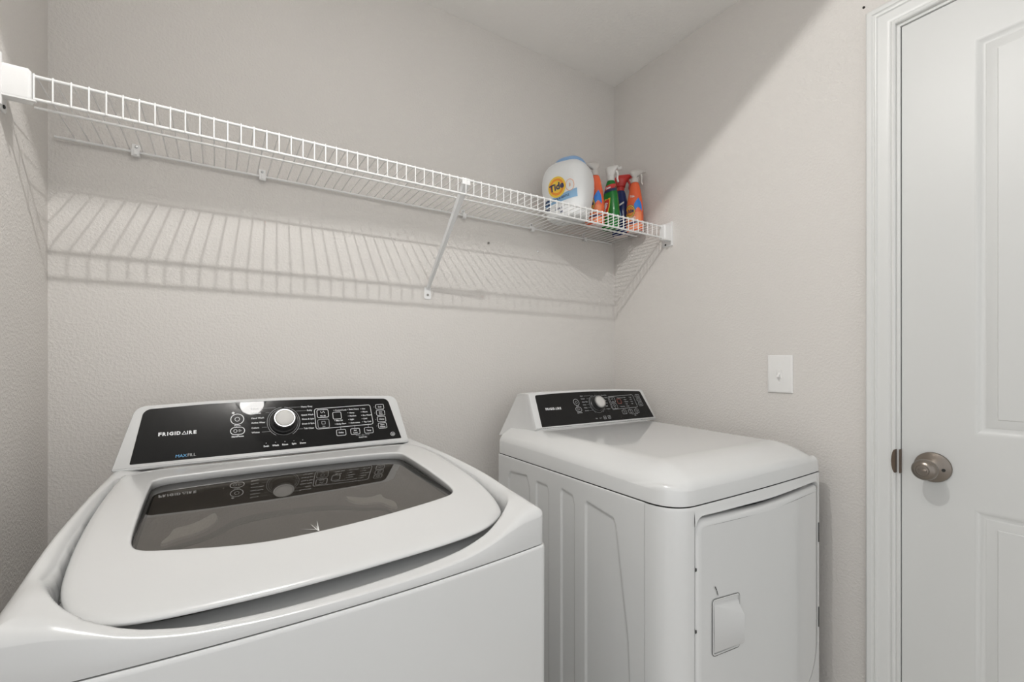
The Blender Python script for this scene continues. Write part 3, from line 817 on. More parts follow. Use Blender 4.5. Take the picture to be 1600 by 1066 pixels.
# skirt down to the seam
mb.rings([[Vector(p) for p in per], [Vector((p[0], p[1], ZW)) for p in per]], True, False, True)
build('top_deck', mb, M['plastic'], washer, smooth=55, recalc=True)
# dark seam strip
mb = MB(); mb.rings([cab_ring(ZW - 0.003, 0.004), cab_ring(ZW + 0.002, 0.004)], True, True, True)
build('seam_gasket', mb, M['gap'], washer)

# lid with glass
lid = None
mb = MB()
def lid_ring(R, d, dz, other=None, f=0.0):
    out = []
    for k in range(NA):
        p = pol(R, k, d)
        if other is not None: p = p.lerp(pol(other, k), f)
        th = 1.0 - 0.58 * sstep(0.20, 0.06, p.y)
        out.append(WF(p.x, p.y, zlid(p.y) + dz*th))
    return out
bull = [(-0.010, -0.0215), (-0.004, -0.0205), (-0.0010, -0.017), (0.0, -0.0125), (-0.0008, -0.0082), (-0.0032, -0.0045), (-0.0072, -0.0017), (-0.0125, -0.0004)]
R_ = [lid_ring(lidR, d, z) for d, z in bull]
Rin = [lidR[k] - 0.0125 for k in range(NA)]
for f in (0.15, 0.3, 0.45, 0.6, 0.75, 0.88, 0.96): R_.append(lid_ring(Rin, 0, 0.0, glsR, f))
gl_o = [glsR[k] for k in range(NA)]
R_.append(lid_ring(glsR, 0.0015, -0.0003)); R_.append(lid_ring(glsR, 0.0002, -0.0010)); R_.append(lid_ring(glsR, 0.0, -0.0030)); R_.append(lid_ring(glsR, 0.001, -0.016)); R_.append(lid_ring(glsR, 0.006, -0.0195))
mb.rings(R_ + [R_[0]], True, False, False)
lid = build('lid', mb, M['plastic'], washer, smooth=60)
# glass pane
mb = MB()
def pane_rings(dz): return [[WF(p.x, p.y, zlid(p.y)*0.55 + 0.45*(0.886 + 0.085*p.y + 0.0077) + dz + 0.0) for p in [C0 + (pol(glsR, k, -0.0004) - C0)*f for k in range(NA)]] for f in (1.0, 0.85, 0.6, 0.35, 0.12, 0.02)]
def zpane(x, y): return 0.9003 + 0.0735*y
def pr(dz):
    return [[WF(p.x, p.y, zpane(p.x, p.y) + dz) for p in [C0 + (pol(glsR, k, -0.0006) - C0)*f for k in range(NA)]] for f in (1.0, 0.9, 0.75, 0.6, 0.45, 0.3, 0.15, 0.02)]
top = pr(0.0)
mb.rings(top, True, False, True)
glass = build('glass_panel', mb, M['glass'], lid, smooth=60)
# dark seal round the pane
mb = MB()
def seal(d, dz): return [WF(p.x, p.y, zpane(p.x, p.y) + dz) for p in [pol(glsR, k, d) for k in range(NA)]]
mb.rings([seal(0.0, -0.0004), seal(-0.0042, -0.0006), seal(-0.0042, -0.012), seal(0.0, -0.012)], True)
build('glass_seal', mb, M['gap'], lid, smooth=30)
# moulded liner under the glass: a dark tray with paler raised wings and a groove
def zl(y, d): return 0.9003 + 0.0735*y - d
def lr(f, d): return [WF(p.x, p.y, zl(p.y, d)) for p in [C0 + (pol(glsR, k, -0.002) - C0)*f for k in range(NA)]]
mb = MB(); mb.rings([lr(1.0, 0.010), lr(0.985, 0.016), lr(0.94, 0.0205), lr(0.90, 0.0215), lr(0.6, 0.0215), lr(0.3, 0.0215), lr(0.02, 0.0215)], True, False, True)
build('lid_liner', mb, M['liner'], lid, smooth=50)
def pad(name, pts, h, m):
    o = [Vector(p) for p in chaikin(pts, 2)]
    ar = sum(o[i-1].x*o[i].y - o[i].x*o[i-1].y for i in range(len(o)))
    if ar < 0: o = o[::-1]
    mb = MB(); mb.rings([[WF(p.x, p.y, zl(p.y, 0.0216)) for p in o], [WF(p.x, p.y, zl(p.y, 0.0215 - h)) for p in offset_poly(o, 0.0015)]], True, False, True)
    return build(name, mb, m, lid, smooth=30)
pad('liner_wing', [(-0.2261, 0.2608), (-0.2148, 0.2883), (-0.2121, 0.3159), (-0.1926, 0.3183), (-0.1728, 0.3362), (-0.1572, 0.361), (-0.1509, 0.3525), (-0.1496, 0.3177), (-0.1615, 0.2924), (-0.1808, 0.2745), (-0.2026, 0.2696), (-0.2168, 0.2556)], 0.004, M['liner2'])
pad('liner_wing', [(0.0621, 0.3413), (0.0818, 0.3215), (0.1049, 0.3062), (0.1343, 0.3198), (0.1303, 0.2897), (0.1456, 0.2662), (0.1403, 0.2281), (0.1265, 0.2382), (0.1178, 0.2734), (0.09, 0.2778), (0.0671, 0.3002)], 0.004, M['liner2'])
B1 = [(-0.2247, 0.2464), (-0.2016, 0.2537), (-0.174, 0.2636), (-0.1512, 0.2846), (-0.1298, 0.3188), (-0.0916, 0.3295), (-0.0391, 0.3282), (0.0156, 0.3174), (0.0567, 0.2955), (0.0867, 0.2652), (0.1171, 0.2547), (0.1294, 0.2173)]
B2 = [(-0.2147, 0.2301), (-0.1975, 0.2356), (-0.1703, 0.2457), (-0.1461, 0.2625), (-0.1268, 0.2879), (-0.0897, 0.2971), (-0.0427, 0.2967), (0.0105, 0.2879), (0.0516, 0.2727), (0.0821, 0.2481), (0.1086, 0.2422), (0.119, 0.2148)]
pad('liner_groove', B1 + B2[::-1], 0.0008, M['bezel'])
# console
class WFace(Face): pass
wface = Face(WF, 0.63, 0.963, 0.56)
outer = [(-0.336, -0.012), (0.306, -0.012), (0.2895, 0.1345), (0.14, 0.1405), (-0.0155, 0.1425), (-0.17, 0.1405), (-0.3045, 0.1335)]
outl = round_poly(outer, [0.004, 0.004, 0.026, 0.3, 0.3, 0.3, 0.026], 8)
def console(face, fr, outl, ring_back, parent, nm='console'):
    mb = MB()
    r0 = [face.p(p.x, p.y, 0.0) for p in offset_poly(outl, 0.0045)]
    r1 = [face.p(p.x, p.y, -0.0012) for p in offset_poly(outl, 0.0015)]
    r2 = [face.p(p.x, p.y, -0.0045) for p in outl]
    rings = [r0, r1, r2] + ring_back(outl)
    mb.rings(rings, True, True, True)
    return build(nm, mb, M['plastic'], parent, smooth=40)
def wback(outl):
    out = []
    for f in (0.35, 0.7, 1.0):
        ring = []
        for p in outl:
            z = 0.963 + p.y/wface.L - 0.002; y0 = 0.63 + (z - 0.963)*0.56 + 0.004
            y = y0 + (0.765 - y0)*f
            zz = z - 0.012*f*f*sstep(0.08, 0.14, p.y)
            if p.y < 0.0: zz = min(zz, 0.9525)
            ring.append(WF(p.x*(1 - 0.02*f*sstep(0.0, 0.1, p.y)), y, zz))
        out.append(ring)
    return out
wcon = console(wface, WF, outl, wback, washer)
pan = round_poly([(-0.3066, -0.0005), (0.2846, 0.001), (0.2625, 0.1245), (0.14, 0.1305), (-0.0155, 0.1328), (-0.17, 0.131), (-0.2895, 0.1235)], [0.002, 0.002, 0.017, 0.3, 0.3, 0.3, 0.017], 8)
mb = MB(); mb.rings([[wface.p(p.x, p.y, -0.0005) for p in pan], [wface.p(p.x, p.y, 0.0006) for p in pan], [wface.p(p.x, p.y, 0.0010) for p in offset_poly(pan, 0.0006)]], True, True, True)
cp = build('control_panel', mb, M['black'], wcon, smooth=30)
brand(wface, -0.2616, 0.0579, 0.0702, 0.0085, wcon)
mb = MB(); wface.text(mb, -0.2300, 0.0052, 'MAX', 0.0095, 0.0, shear=0.06, space=1.0); build('blue_lettering', mb, M['blueink'], wcon, smooth=0, recalc=False)['label'] = 'blue word MAX'
mb = MB(); wface.text(mb, -0.2085, 0.0053, 'FILL', 0.0098, 0.0, space=0.95); build('white_lettering', mb, M['greyink'], wcon, smooth=0, recalc=False)['label'] = 'thin pale word FILL'
controls(wface, 'washer', wcon, -0.3066, 1.0, 1.0, False)
knob(wface, -0.0125, 0.0730, 1.0, wcon, WF)
# scuffs on the glass
mb = MB()
def gline(x0, y0, x1, y1, w):
    d = Vector((x1-x0, y1-y0)).normalized(); q = Vector((-d.y, d.x))*w
    mb.add([WF(x0+q.x, y0+q.y, zpane(0, y0)+0.0006), WF(x0-q.x, y0-q.y, zpane(0, y0)+0.0006), WF(x1, y1, zpane(0, y1)+0.0006)], [(0, 1, 2)])
gline(-0.0170, 0.150, -0.0125, 0.192, 0.0010); gline(-0.0180, 0.152, -0.0240, 0.182, 0.0008); gline(-0.0190, 0.156, -0.0420, 0.170, 0.0008); gline(-0.0165, 0.149, -0.0180, 0.175, 0.0008)
build('glass_scuff', mb, M['scratchwhite'], glass, smooth=0, recalc=False)

# ------------------------------------------------------------------ DRYER
DF = Frame((0.79, 0.645), 1.4, -1.8)
db = DF(0.315, 0.34, 0); DF.base = Vector((db.x, db.y))
dryer = thing('clothes_dryer', (db.x, db.y, 0), 'white front-load clothes dryer with a side-swing door, beside the right wall', 'clothes dryer')
DX0, DX1, ZD = -0.0075, 0.6365, 0.872
def d_front(x):
    u = (x - 0.315) / 0.32
    y = -0.0365 + 0.006*u*u
    w = 0.075; e = max(0.0, x - DX0)
    if e < w: y += 0.0785 * (1 - (1 - (1 - e/w)**2.5)**(1/2.5))
    r = 0.007; e = max(0.0, DX1 - x)
    if e < r: y += (r - math.sqrt(max(0, r*r - (r - e)**2)))
    return y
dxs = sorted(set([DX0 + (DX1 - DX0)*i/60 for i in range(61)] + [DX0 + d for d in (0.0001, 0.0003, 0.0007, 0.0015, 0.0025, 0.004, 0.006, 0.0085, 0.014, 0.018, 0.024, 0.029, 0.035, 0.04, 0.047, 0.058, 0.069)] + [DX1 - d for d in (0.0002, 0.0006, 0.0015, 0.003, 0.005, 0.007, 0.014, 0.018)]))
YBK = 0.700; YSEAM = 0.048
# side panel with pressed recesses (left), plain right and back
mb = MB()
EMB = [[(0.6365, 0.05), (0.5085, 0.05), (0.5085, 0.795), (0.5245, 0.8325), (0.6240, 0.8250), (0.6365, 0.8036)],
       [(0.4745, 0.05), (0.4080, 0.05), (0.4080, 0.808), (0.4163, 0.8256), (0.4700, 0.8262), (0.4745, 0.8200)],
       [(0.3520, 0.05), (0.2915, 0.05), (0.2915, 0.800), (0.2995, 0.8262), (0.3470, 0.8330), (0.3520, 0.8250)],
       [(0.2490, 0.05), (0.0720, 0.05), (0.0979, 0.5447), (0.1380, 0.795), (0.1450, 0.8100), (0.2430, 0.8240), (0.2490, 0.8150)]]
def sdist(poly, y, z):
    ins = False; best = 1e9; n = len(poly)
    for i in range(n):
        (x1, y1), (x2, y2) = poly[i], poly[(i+1) % n]
        if (y1 > z) != (y2 > z) and y < (x2-x1)*(z-y1)/(y2-y1) + x1: ins = not ins
        dx, dy = x2-x1, y2-y1; t = max(0, min(1, ((y-x1)*dx + (z-y1)*dy) / (dx*dx+dy*dy)))
        best = min(best, math.hypot(y-x1-t*dx, z-y1-t*dy))
    return best if ins else -best
def emb(y, z):
    dep = 0
    for p in EMB:
        if z < 0.20 and False: continue
        d = sdist(p, y, z)
        if d > -0.001: dep = max(dep, 0.0035 * sstep(-0.0002, 0.0042, d))
    return dep
ysl = []
y = YSEAM + 0.001
bounds = [0.0, 0.06, 0.16, 0.24, 0.256, 0.284, 0.300, 0.344, 0.360, 0.400, 0.416, 0.466, 0.482, 0.500, 0.520, 0.628, 0.644, 0.70]
NYS = 216
ysl = [YSEAM + 0.001 + (YBK - YSEAM - 0.001)*i/NYS for i in range(NYS+1)]
zsl = [0.02, 0.04, 0.06] + [0.10 + (0.78-0.10)*i/34 for i in range(35)] + [0.78 + (ZD - 0.0105 - 0.78)*i/26 for i in range(1, 27)] + [ZD - 0.0045, ZD - 0.0025, ZD - 0.0018]
insd = {len(zsl)-1: 0.0015, len(zsl)-2: 0.0004}
rows = []
for zi, z in enumerate(zsl):
    rows.append([DF(DX0 + emb(y, z) + insd.get(zi, 0), y, z) for y in ysl])
mb.rings(rows, closed=False)
mb.rings([[DF(DX0, YSEAM + 0.001, z) for z in (0.02, ZD - 0.0018)], [DF(DX0 + 0.012, YSEAM + 0.001, z) for z in (0.02, ZD - 0.0018)]], closed=False)
# right and back
mb.rings([[DF(DX1, YSEAM, z) for z in (0.02, ZD - 0.0018)], [DF(DX1, YBK, z) for z in (0.02, ZD - 0.0018)], [DF(DX0, YBK, z) for z in (0.02, ZD - 0.0018)]], closed=False)
build('side_panels', mb, M['enamel'], dryer, smooth=50, recalc=False)
for fx, fy in ((0.04, 0.06), (0.59, 0.06), (0.04, 0.64), (0.59, 0.64)):
    q = MB(); p = DF(fx, fy, 0); q.lathe([(0.0001, 0), (0.022, 0), (0.022, 0.008), (0.010, 0.010), (0.010, 0.021), (0.0001, 0.021)], 20, Matrix.Translation((p.x, p.y, 0)))
    build('foot', q, M['gap'], dryer)
# inner core (dark behind the gaps)
mb = MB(); mb.rings([[DF(x, y, z) for x, y in ((0.006, 0.012), (0.626, 0.012), (0.626, 0.69), (0.006, 0.69))] for z in (0.02, ZD - 0.003)], True, True, True)
build('inner_frame', mb, M['gap'], dryer, smooth=0)
# front panel with a door opening
DRX0, DRX1, DRZ0, DRZ1 = 0.0600, 0.6130, 0.285, 0.8405
door_o = round_poly([(DRX0, DRZ0), (DRX1, DRZ0), (DRX1, DRZ1 - 0.002), (0.34, DRZ1 - 0.0085), (DRX0, DRZ1 + 0.002)], [0.03, 0.12, 0.010, 2.0, 0.024], 8)
# front panel built in columns around the opening
def door_span(x, grow=0.0):
    """z range of the door opening at x"""
    zz = []
    n = len(door_o)
    o = offset_poly(door_o, -grow) if grow else door_o
    for i in range(n):
        p, q = o[i], o[(i+1) % n]
        if (p.x <= x < q.x) or (q.x <= x < p.x):
            zz.append(p.y + (q.y-p.y)*(x-p.x)/(q.x-p.x))
    return (min(zz), max(zz)) if len(zz) >= 2 else None
mb = MB()
gx = sorted(set(dxs + [DRX0 - 0.0005, DRX0 + 0.0004, DRX0 + 0.002, DRX0 + 0.005, DRX0 + 0.009, DRX0 + 0.014, DRX1 + 0.0005, DRX1 - 0.0004, DRX1 - 0.002, DRX1 - 0.005, DRX1 - 0.009, DRX1 - 0.013]))
gx = [x for x in gx if True]
TOPZ = [(ZD - 0.0105, 0), (ZD - 0.0045, 0.0004), (ZD - 0.0018, 0.0016)]
GROW = 0.0042
def TG(x): return 0.0015 + 0.0035 * sstep(DRX0 + 0.01, DRX0 + 0.25, x) * sstep(DRX1 + 0.005, DRX1 - 0.03, x) if DRX0 <= x <= DRX1 else 0.0
prev = None
def fpt(x, z, ins=0.0, dep=0.0):
    y = d_front(max(DX0, min(DX1, x)))
    return DF(x, y + ins + dep, z)
for a, b in zip(gx, gx[1:]):
    m = (a + b) / 2
    sp_m = door_span(m, GROW); sa = door_span(a + 1e-6, GROW) or door_span(m, GROW); sb = door_span(b - 1e-6, GROW) or door_span(m, GROW)
    tops = [TOPZ[0][0], TOPZ[1][0], TOPZ[2][0]]
    if sp_m:
        mb.add([fpt(a, 0.02), fpt(b, 0.02), fpt(b, sb[0]), fpt(a, sa[0])], [(0, 1, 2, 3)])
        mb.add([fpt(a, (sa[1] + TG(a))), fpt(b, (sb[1] + TG(b))), fpt(b, (sb[1] + TG(b)) + 0.003, -0.0035), fpt(a, (sa[1] + TG(a)) + 0.003, -0.0035)], [(0, 1, 2, 3)])
        mb.add([fpt(a, (sa[1] + TG(a)) + 0.003, -0.0035), fpt(b, (sb[1] + TG(b)) + 0.003, -0.0035), fpt(b, tops[0]), fpt(a, tops[0])], [(0, 1, 2, 3)])
        # returns into the opening
        mb.add([fpt(a, (sa[1] + TG(a))), fpt(b, (sb[1] + TG(b))), fpt(b, (sb[1] + TG(b)), 0, 0.02), fpt(a, (sa[1] + TG(a)), 0, 0.02)], [(3, 2, 1, 0)])
        mb.add([fpt(a, sa[0]), fpt(b, sb[0]), fpt(b, sb[0], 0, 0.02), fpt(a, sa[0], 0, 0.02)], [(0, 1, 2, 3)])
    else:
        mb.add([fpt(a, 0.02), fpt(b, 0.02), fpt(b, tops[0]), fpt(a, tops[0])], [(0, 1, 2, 3)])
    for (z0, i0), (z1, i1) in zip(TOPZ, TOPZ[1:]):
        mb.add([fpt(a, z0, i0), fpt(b, z0, i0), fpt(b, z1, i1), fpt(a, z1, i1)], [(0, 1, 2, 3)])
for x, sgn in ((DRX0 - GROW, 1), (DRX1 + GROW, -1)):
    mb.add([fpt(x, 0.30), fpt(x, 0.825), fpt(x, 0.825, 0, 0.02), fpt(x, 0.30, 0, 0.02)], [(0, 1, 2, 3)])
build('front_panel', mb, M['enamel'], dryer, smooth=40, recalc=False)
# dark seams
mb = MB(); per = [(x, d_front(x)) for x in dxs] + [(DX1, YBK), (DX0, YBK)]
cxm, cym = 0.315, 0.33
mb.rings([[DF(cxm + (x-cxm)*0.993, cym + (y-cym)*0.992, z) for x, y in per] for z in (ZD - 0.003, ZD + 0.002)], True, True, True)
build('seam_gasket', mb, M['gap'], dryer, smooth=0)
# crowned top
mb = MB()
def d_edge(x, y):
    return max(0.0, min(x - DX0, DX1 - x, y - d_front(max(DX0, min(DX1, x))), 0.5))
def top_z(x, y):
    u = max(0.0, min(x - DX0, DX1 - x)); v = max(0.0, y - d_front(max(DX0, min(DX1, x))))
    ru, rv = 0.085, 0.105
    a = 1 - min(1, u/ru); b = 1 - min(1, v/rv)
    q = min(1.0, (a**2.6 + b**2.6)**(1/2.6))
    d = max(0.0, min(1.0, (1 - min(1.0, ((1 - min(1, u/0.016))**2.2 + (1 - min(1, v/0.016))**2.2)**(1/2.2)))))
    return 0.8965 + 0.0195 * math.sqrt(1 - (1 - d)**2) + 0.0370 * (1 - q**1.8) + 0.008 * sstep(0.05, 0.55, y)
vt2 = [0, 0.0008, 0.002, 0.004, 0.0065, 0.0095, 0.013] + [0.017 + (0.20-0.017)*i/22 for i in range(23)] + [0.20 + 0.80*i/26 for i in range(1, 27)]
grid = []
for x0 in dxs:
    col = []; yf = d_front(x0) + 0.001
    for t in vt2:
        yy = yf + (YBK - 0.004 - yf)*t
        xx = 0.3155 + (x0 - 0.3155)*0.996
        col.append(DF(xx, yy, top_z(xx, yy)))
    grid.append(col)
nx, ny = len(dxs), len(vt2)
mb.add([p for c in grid for p in c], [(i*ny+j, (i+1)*ny+j, (i+1)*ny+j+1, i*ny+j+1) for i in range(nx-1) for j in range(ny-1)])
per = [grid[i][0] for i in range(nx)] + [grid[nx-1][j] for j in range(1, ny)] + [grid[i][ny-1] for i in range(nx-2, -1, -1)] + [grid[0][j] for j in range(ny-2, 0, -1)]
mb.rings([[Vector(p) for p in per], [Vector((p[0], p[1], ZD + 0.0012)) for p in per]], True, False, True)
build('top_panel', mb, M['enamel'], dryer, smooth=55, recalc=True)
# door
def dpt(p, n): return DF(p.x, d_front(p.x) - n - 0.003*max(0.0, 1 - ((p.x - 0.335)/0.28)**2), p.y)
mb = MB()
rr = []
for d, n in ((0.0, -0.016), (0.0, -0.0060), (0.0012, -0.0020), (0.004, 0.0010), (0.009, 0.0030), (0.016, 0.0036)):
    rr.append([dpt(p, n) for p in offset_poly(door_o, d)])
mb.rings(rr, True, False, False)
ddoor = build('door', mb, M['enamel'], dryer, smooth=50)
# the door's face as a grid following the bow
inn = offset_poly(door_o, 0.016)
bm = bmesh.new()
me = ddoor.data
vsx = [DRX0 + 0.016 + (DRX1 - DRX0 - 0.032)*i/40 for i in range(41)]
def inspan(x):
    zz = []
    n = len(inn)
    for i in range(n):
        p, q = inn[i], inn[(i+1) % n]
        if (p.x <= x < q.x) or (q.x <= x < p.x): zz.append(p.y + (q.y-p.y)*(x-p.x)/(q.x-p.x))
    return (min(zz), max(zz)) if len(zz) >= 2 else None
mb2 = MB()
vsx = sorted(set([round(p.x, 6) for p in inn] + [round(v, 6) for v in vsx]))
for a, b in zip(vsx, vsx[1:]):
    if b - a < 1e-5: continue
    sa = inspan(a + 1e-7); sb = inspan(b - 1e-7)
    if not sa or not sb: continue
    mb2.add([dpt(Vector((a, sa[0])), 0.0036), dpt(Vector((b, sb[0])), 0.0036), dpt(Vector((b, sb[1])), 0.0036), dpt(Vector((a, sa[1])), 0.0036)], [(0, 1, 2, 3)])
build('door_skin', mb2, M['enamel'], ddoor, smooth=50, recalc=False)
# pull: a wedge that stands out towards its open right side
HX0, HX1, HZ0, HZ1 = 0.1100, 0.2050, 0.5370, 0.6590
def hp(x, n, z): return DF(x, d_front(x) - 0.0066 - n, z - 0.10*(x - 0.16))
mb = MB()
sec = []
NS = 10
for i in range(NS + 1):
    f = i / NS; x = HX0 + 0.004 + (HX1 - HX0 - 0.004)*f
    h = 0.0010 + 0.0150 * f**1.1
    zt, zb_ = HZ1 - 0.004, HZ0 + 0.004
    ut, ub = 0.010 + 0.028*f, 0.005 + 0.012*f
    ring = []
    for t in (0.0, 0.25, 0.5, 0.75, 1.0): ring.append(hp(x, -0.002 + (h + 0.002)*(1 - (1 - t)**1.6), zb_ + ub*t))
    ring.append(hp(x, h + 0.0004, (zb_ + ub + zt - ut)/2))
    for t in (1.0, 0.8, 0.6, 0.4, 0.2, 0.0): ring.append(hp(x, -0.002 + (h + 0.002)*(t**1.7), zt - ut*t))
    sec.append(ring)
inner = [[p + (hp(0.2, 0, 0.6) - hp(0.2, 0.0022, 0.6)) for p in s_] for s_ in sec]
mb.rings(sec, closed=False)
mb.rings(inner, closed=False)
mb.rings([sec[-1], inner[-1]], closed=False)
hand = build('door_handle', mb, M['plastic'], ddoor, smooth=50, recalc=True)
mb = MB(); o = round_poly([(HX0, HZ0), (HX1 + 0.006, HZ0), (HX1 + 0.006, HZ1), (HX0, HZ1)], [0.008]*4, 6)
oi = offset_poly(o, 0.0016); oj = offset_poly(o, 0.0042)
mb.rings([[hp(p.x, -0.0006, p.y) for p in o], [hp(p.x, 0.0008, p.y) for p in oi], [hp(p.x, 0.0004, p.y) for p in oj]], True)
build('handle_rim', mb, M['plastic'], hand, smooth=30)
mb = MB(); mb.rings([[hp(p.x, 0.0002, p.y) for p in offset_poly(o, -0.0010)], [hp(p.x, 0.0002, p.y) for p in offset_poly(o, 0.0003)]], True)
build('handle_seam', mb, M['bezel'], hand, smooth=0, recalc=False)
# scratch above the pull, chips at the edge, hinge slots
def bits(name, quads, m, parent, lab=None):
    q = MB()
    for pts in quads: q.add([hp(x, 0.0006, z) for x, z in pts], [tuple(range(len(pts)))])
    o = build(name, q, m, parent, smooth=0, recalc=False)
    if lab: o['label'] = lab
bits('scratch', [[(0.1170, 0.6860), (0.1190, 0.6880), (0.1245, 0.6790), (0.1225, 0.6775)], [(0.1232, 0.6765), (0.1252, 0.6780), (0.1295, 0.6665), (0.1275, 0.6660)]], M['gap'], ddoor, 'short black scratch above the pull')
for z in (0.7385, 0.6085):
    q = MB(); q.add([fpt(0.0575, z - 0.004, -0.0012), fpt(0.0620, z - 0.003, -0.0020), fpt(0.0620, z + 0.003, -0.0020), fpt(0.0580, z + 0.005, -0.0012)], [(0, 1, 2, 3)])
    build('edge_chip', q, M['gap'], ddoor, smooth=0, recalc=False)
for za, zb in ((0.6760, 0.7300), (0.4400, 0.4950)):
    q = MB(); q.rings([[fpt(x, z, -0.0016) for x, z in ((0.6252, za), (0.6268, za), (0.6268, zb), (0.6252, zb))], [fpt(x, z, 0.002) for x, z in ((0.6252, za), (0.6268, za), (0.6268, zb), (0.6252, zb))]], True, True, True)
    build('hinge', q, M['gap'], dryer, smooth=0)

# console
dface = Face(DF, 0.56, 0.968, 0.58)
outl = round_poly([(0.052, -0.0080), (0.6365, -0.0110), (0.6230, 0.1205), (0.49, 0.1268), (0.3500, 0.1295), (0.20, 0.1290), (0.0635, 0.1262)], [0.003, 0.003, 0.012, 0.4, 0.4, 0.4, 0.012], 8)
FLR = [(0.90, 0.0), (0.909, 0.004), (0.935, 0.024), (0.961, 0.044), (0.985, 0.060), (1.014, 0.076), (1.045, 0.088), (1.080, 0.096)]
def dback(outl):
    out = []
    for f in (0.08, 0.3, 0.6, 1.0):
        ring = []
        for p in outl:
            z = 0.968 + p.y/dface.L - 0.002; y0 = 0.56 + (z - 0.968)*0.58 + 0.004
            y = y0 + (0.745 - y0)*f
            sd = 1 - sstep(0.0, 0.075, min(p.x - 0.052, 0.6365 - p.x) - 0.012*p.y/0.12)
            zb = z - 0.012*f*f*sstep(0.08, 0.12, p.y)
            if p.y < 0.0: zb = z - 0.035*f
            bx = smooth_table(FLR, z - 0.03*f*(1 - sstep(0.0, 0.1, p.y)))
            tgt = bx if p.x < 0.34 else 0.631 - bx
            g = sstep(0.0, 1.0, f)
            ring.append(DF(p.x + (tgt - p.x)*g*sd, y, zb))
        out.append(ring)
    return out
dcon = console(dface, DF, outl, dback, dryer)
pan = round_poly([(0.0771, 0.0), (0.6232, -0.0002), (0.6040, 0.1125), (0.49, 0.1178), (0.3506, 0.1202), (0.20, 0.1192), (0.0872, 0.1148)], [0.002, 0.002, 0.009, 0.3, 0.3, 0.3, 0.009], 8)
mb = MB(); mb.rings([[dface.p(p.x, p.y, -0.0005) for p in pan], [dface.p(p.x, p.y, 0.0006) for p in pan], [dface.p(p.x, p.y, 0.0010) for p in offset_poly(pan, 0.0006)]], True, True, True)
build('control_panel', mb, M['black'], dcon, smooth=30)
brand(dface, 0.1134, 0.0574, 0.0680, 0.0085, dcon)
controls(dface, 'dryer', dcon, 0.0771, 0.924, 0.915, True)
knob(dface, 0.3490, 0.0672, 0.94, dcon, DF)
if 'mb' in RED:
    o = build('display_window', RED['mb'], M['redink'], dcon, smooth=0, recalc=False)
    o['label'] = 'dim reddish display window'

# ================================================================== detergents on the shelf
ZB = ZS + 0.0058
def decal(surf, pts2, n=0.0006):
    return [surf(u, v, n) for u, v in pts2]

def superell(a, b, e, k, n=48):
    t = 2*math.pi*k/n; c, s = math.cos(t), math.sin(t)
    return (math.copysign(abs(c)**(2/e), c)*a, math.copysign(abs(s)**(2/e), s)*b)

# --- detergent tub
tub = thing('detergent_tub', (1.112, 1.352, ZB), 'large rounded white detergent tub with a blue lid on the wire shelf', 'detergent tub')
tub.rotation_euler = (0, 0, math.radians(-64)); tub.scale = (0.94, 0.94, 0.985)       # local -y is the label side
TP = [(0.0, 0.070), (0.004, 0.077), (0.012, 0.0805), (0.05, 0.088), (0.09, 0.0960), (0.125, 0.0985), (0.155, 0.0965), (0.18, 0.0890), (0.200, 0.0745), (0.213, 0.055)]
def tub_r(z): return smooth_table(TP, z)
mb = MB(); rs = []
for z in [0, 0.002, 0.005, 0.01, 0.02, 0.04, 0.06, 0.08, 0.10, 0.12, 0.14, 0.155, 0.168, 0.18, 0.19, 0.198, 0.206, 0.211]:
    r = tub_r(z); rs.append([(*superell(r, r*0.80, 3.2, k), z) for k in range(48)])
mb.rings(rs, True, True, True)
build('tub_body', mb, M['tub'], tub, smooth=50)
mb = MB()
rs = []
for z, r in ((0.196, 0.0735), (0.206, 0.0735), (0.216, 0.070), (0.223, 0.062), (0.227, 0.050), (0.228, 0.02)):
    rs.append([(x, y*0.92 + 0.030, z - 0.004 - 0.42*(y*0.92)) for x, y in (superell(r*0.93, r*0.80, 2.6, k) for k in range(48))])
mb.rings(rs, True, True, True)
build('tub_lid', mb, M['tublid'], tub, smooth=40)
def tsurf(u, z, n=0.0012):
    """label surface: u across the front face, z up"""
    r = tub_r(z); a, b = r, r*0.80
    x = max(-a*0.995, min(a*0.995, u)); y = -b*(1 - abs(x/a)**3.2)**(1/3.2)
    nx = math.copysign(abs(x/a)**2.2/a, x); ny = -(abs(y/b)**2.2)/b
    L = math.hypot(nx, ny)
    return (x + nx/L*n, y + ny/L*n, z)
def surf_poly(mb, surf, pts, n):
    """a filled outline on a curved surface: rings shrinking to the centre"""
    c = sum((Vector(p) for p in pts), Vector((0, 0))) / len(pts)
    rs = [[surf(*(c + (Vector(p) - c)*f), n) for p in pts] for f in (1.0, 0.75, 0.5, 0.25, 0.02)]
    mb.rings(rs, True, False, True)
def ell(cx, cz, rx, rz, n=28, rot=0.0):
    c, s = math.cos(rot), math.sin(rot)
    return [(cx + rx*math.cos(2*math.pi*k/n)*c - rz*math.sin(2*math.pi*k/n)*s, cz + rx*math.cos(2*math.pi*k/n)*s + rz*math.sin(2*math.pi*k/n)*c) for k in range(n)]
def surf_text(mb, surf, u, z, s, size, n, bold=0.0, shear=0.0, rot=0.0, align='CENTER', sx=1.0):
    vs, fs = text_mesh(s, size, bold, align, shear)
    c, q = math.cos(rot), math.sin(rot)
    mb.add([surf(u + (v.x*sx)*c - v.y*q, z + (v.x*sx)*q + v.y*c, n) for v in vs], fs)
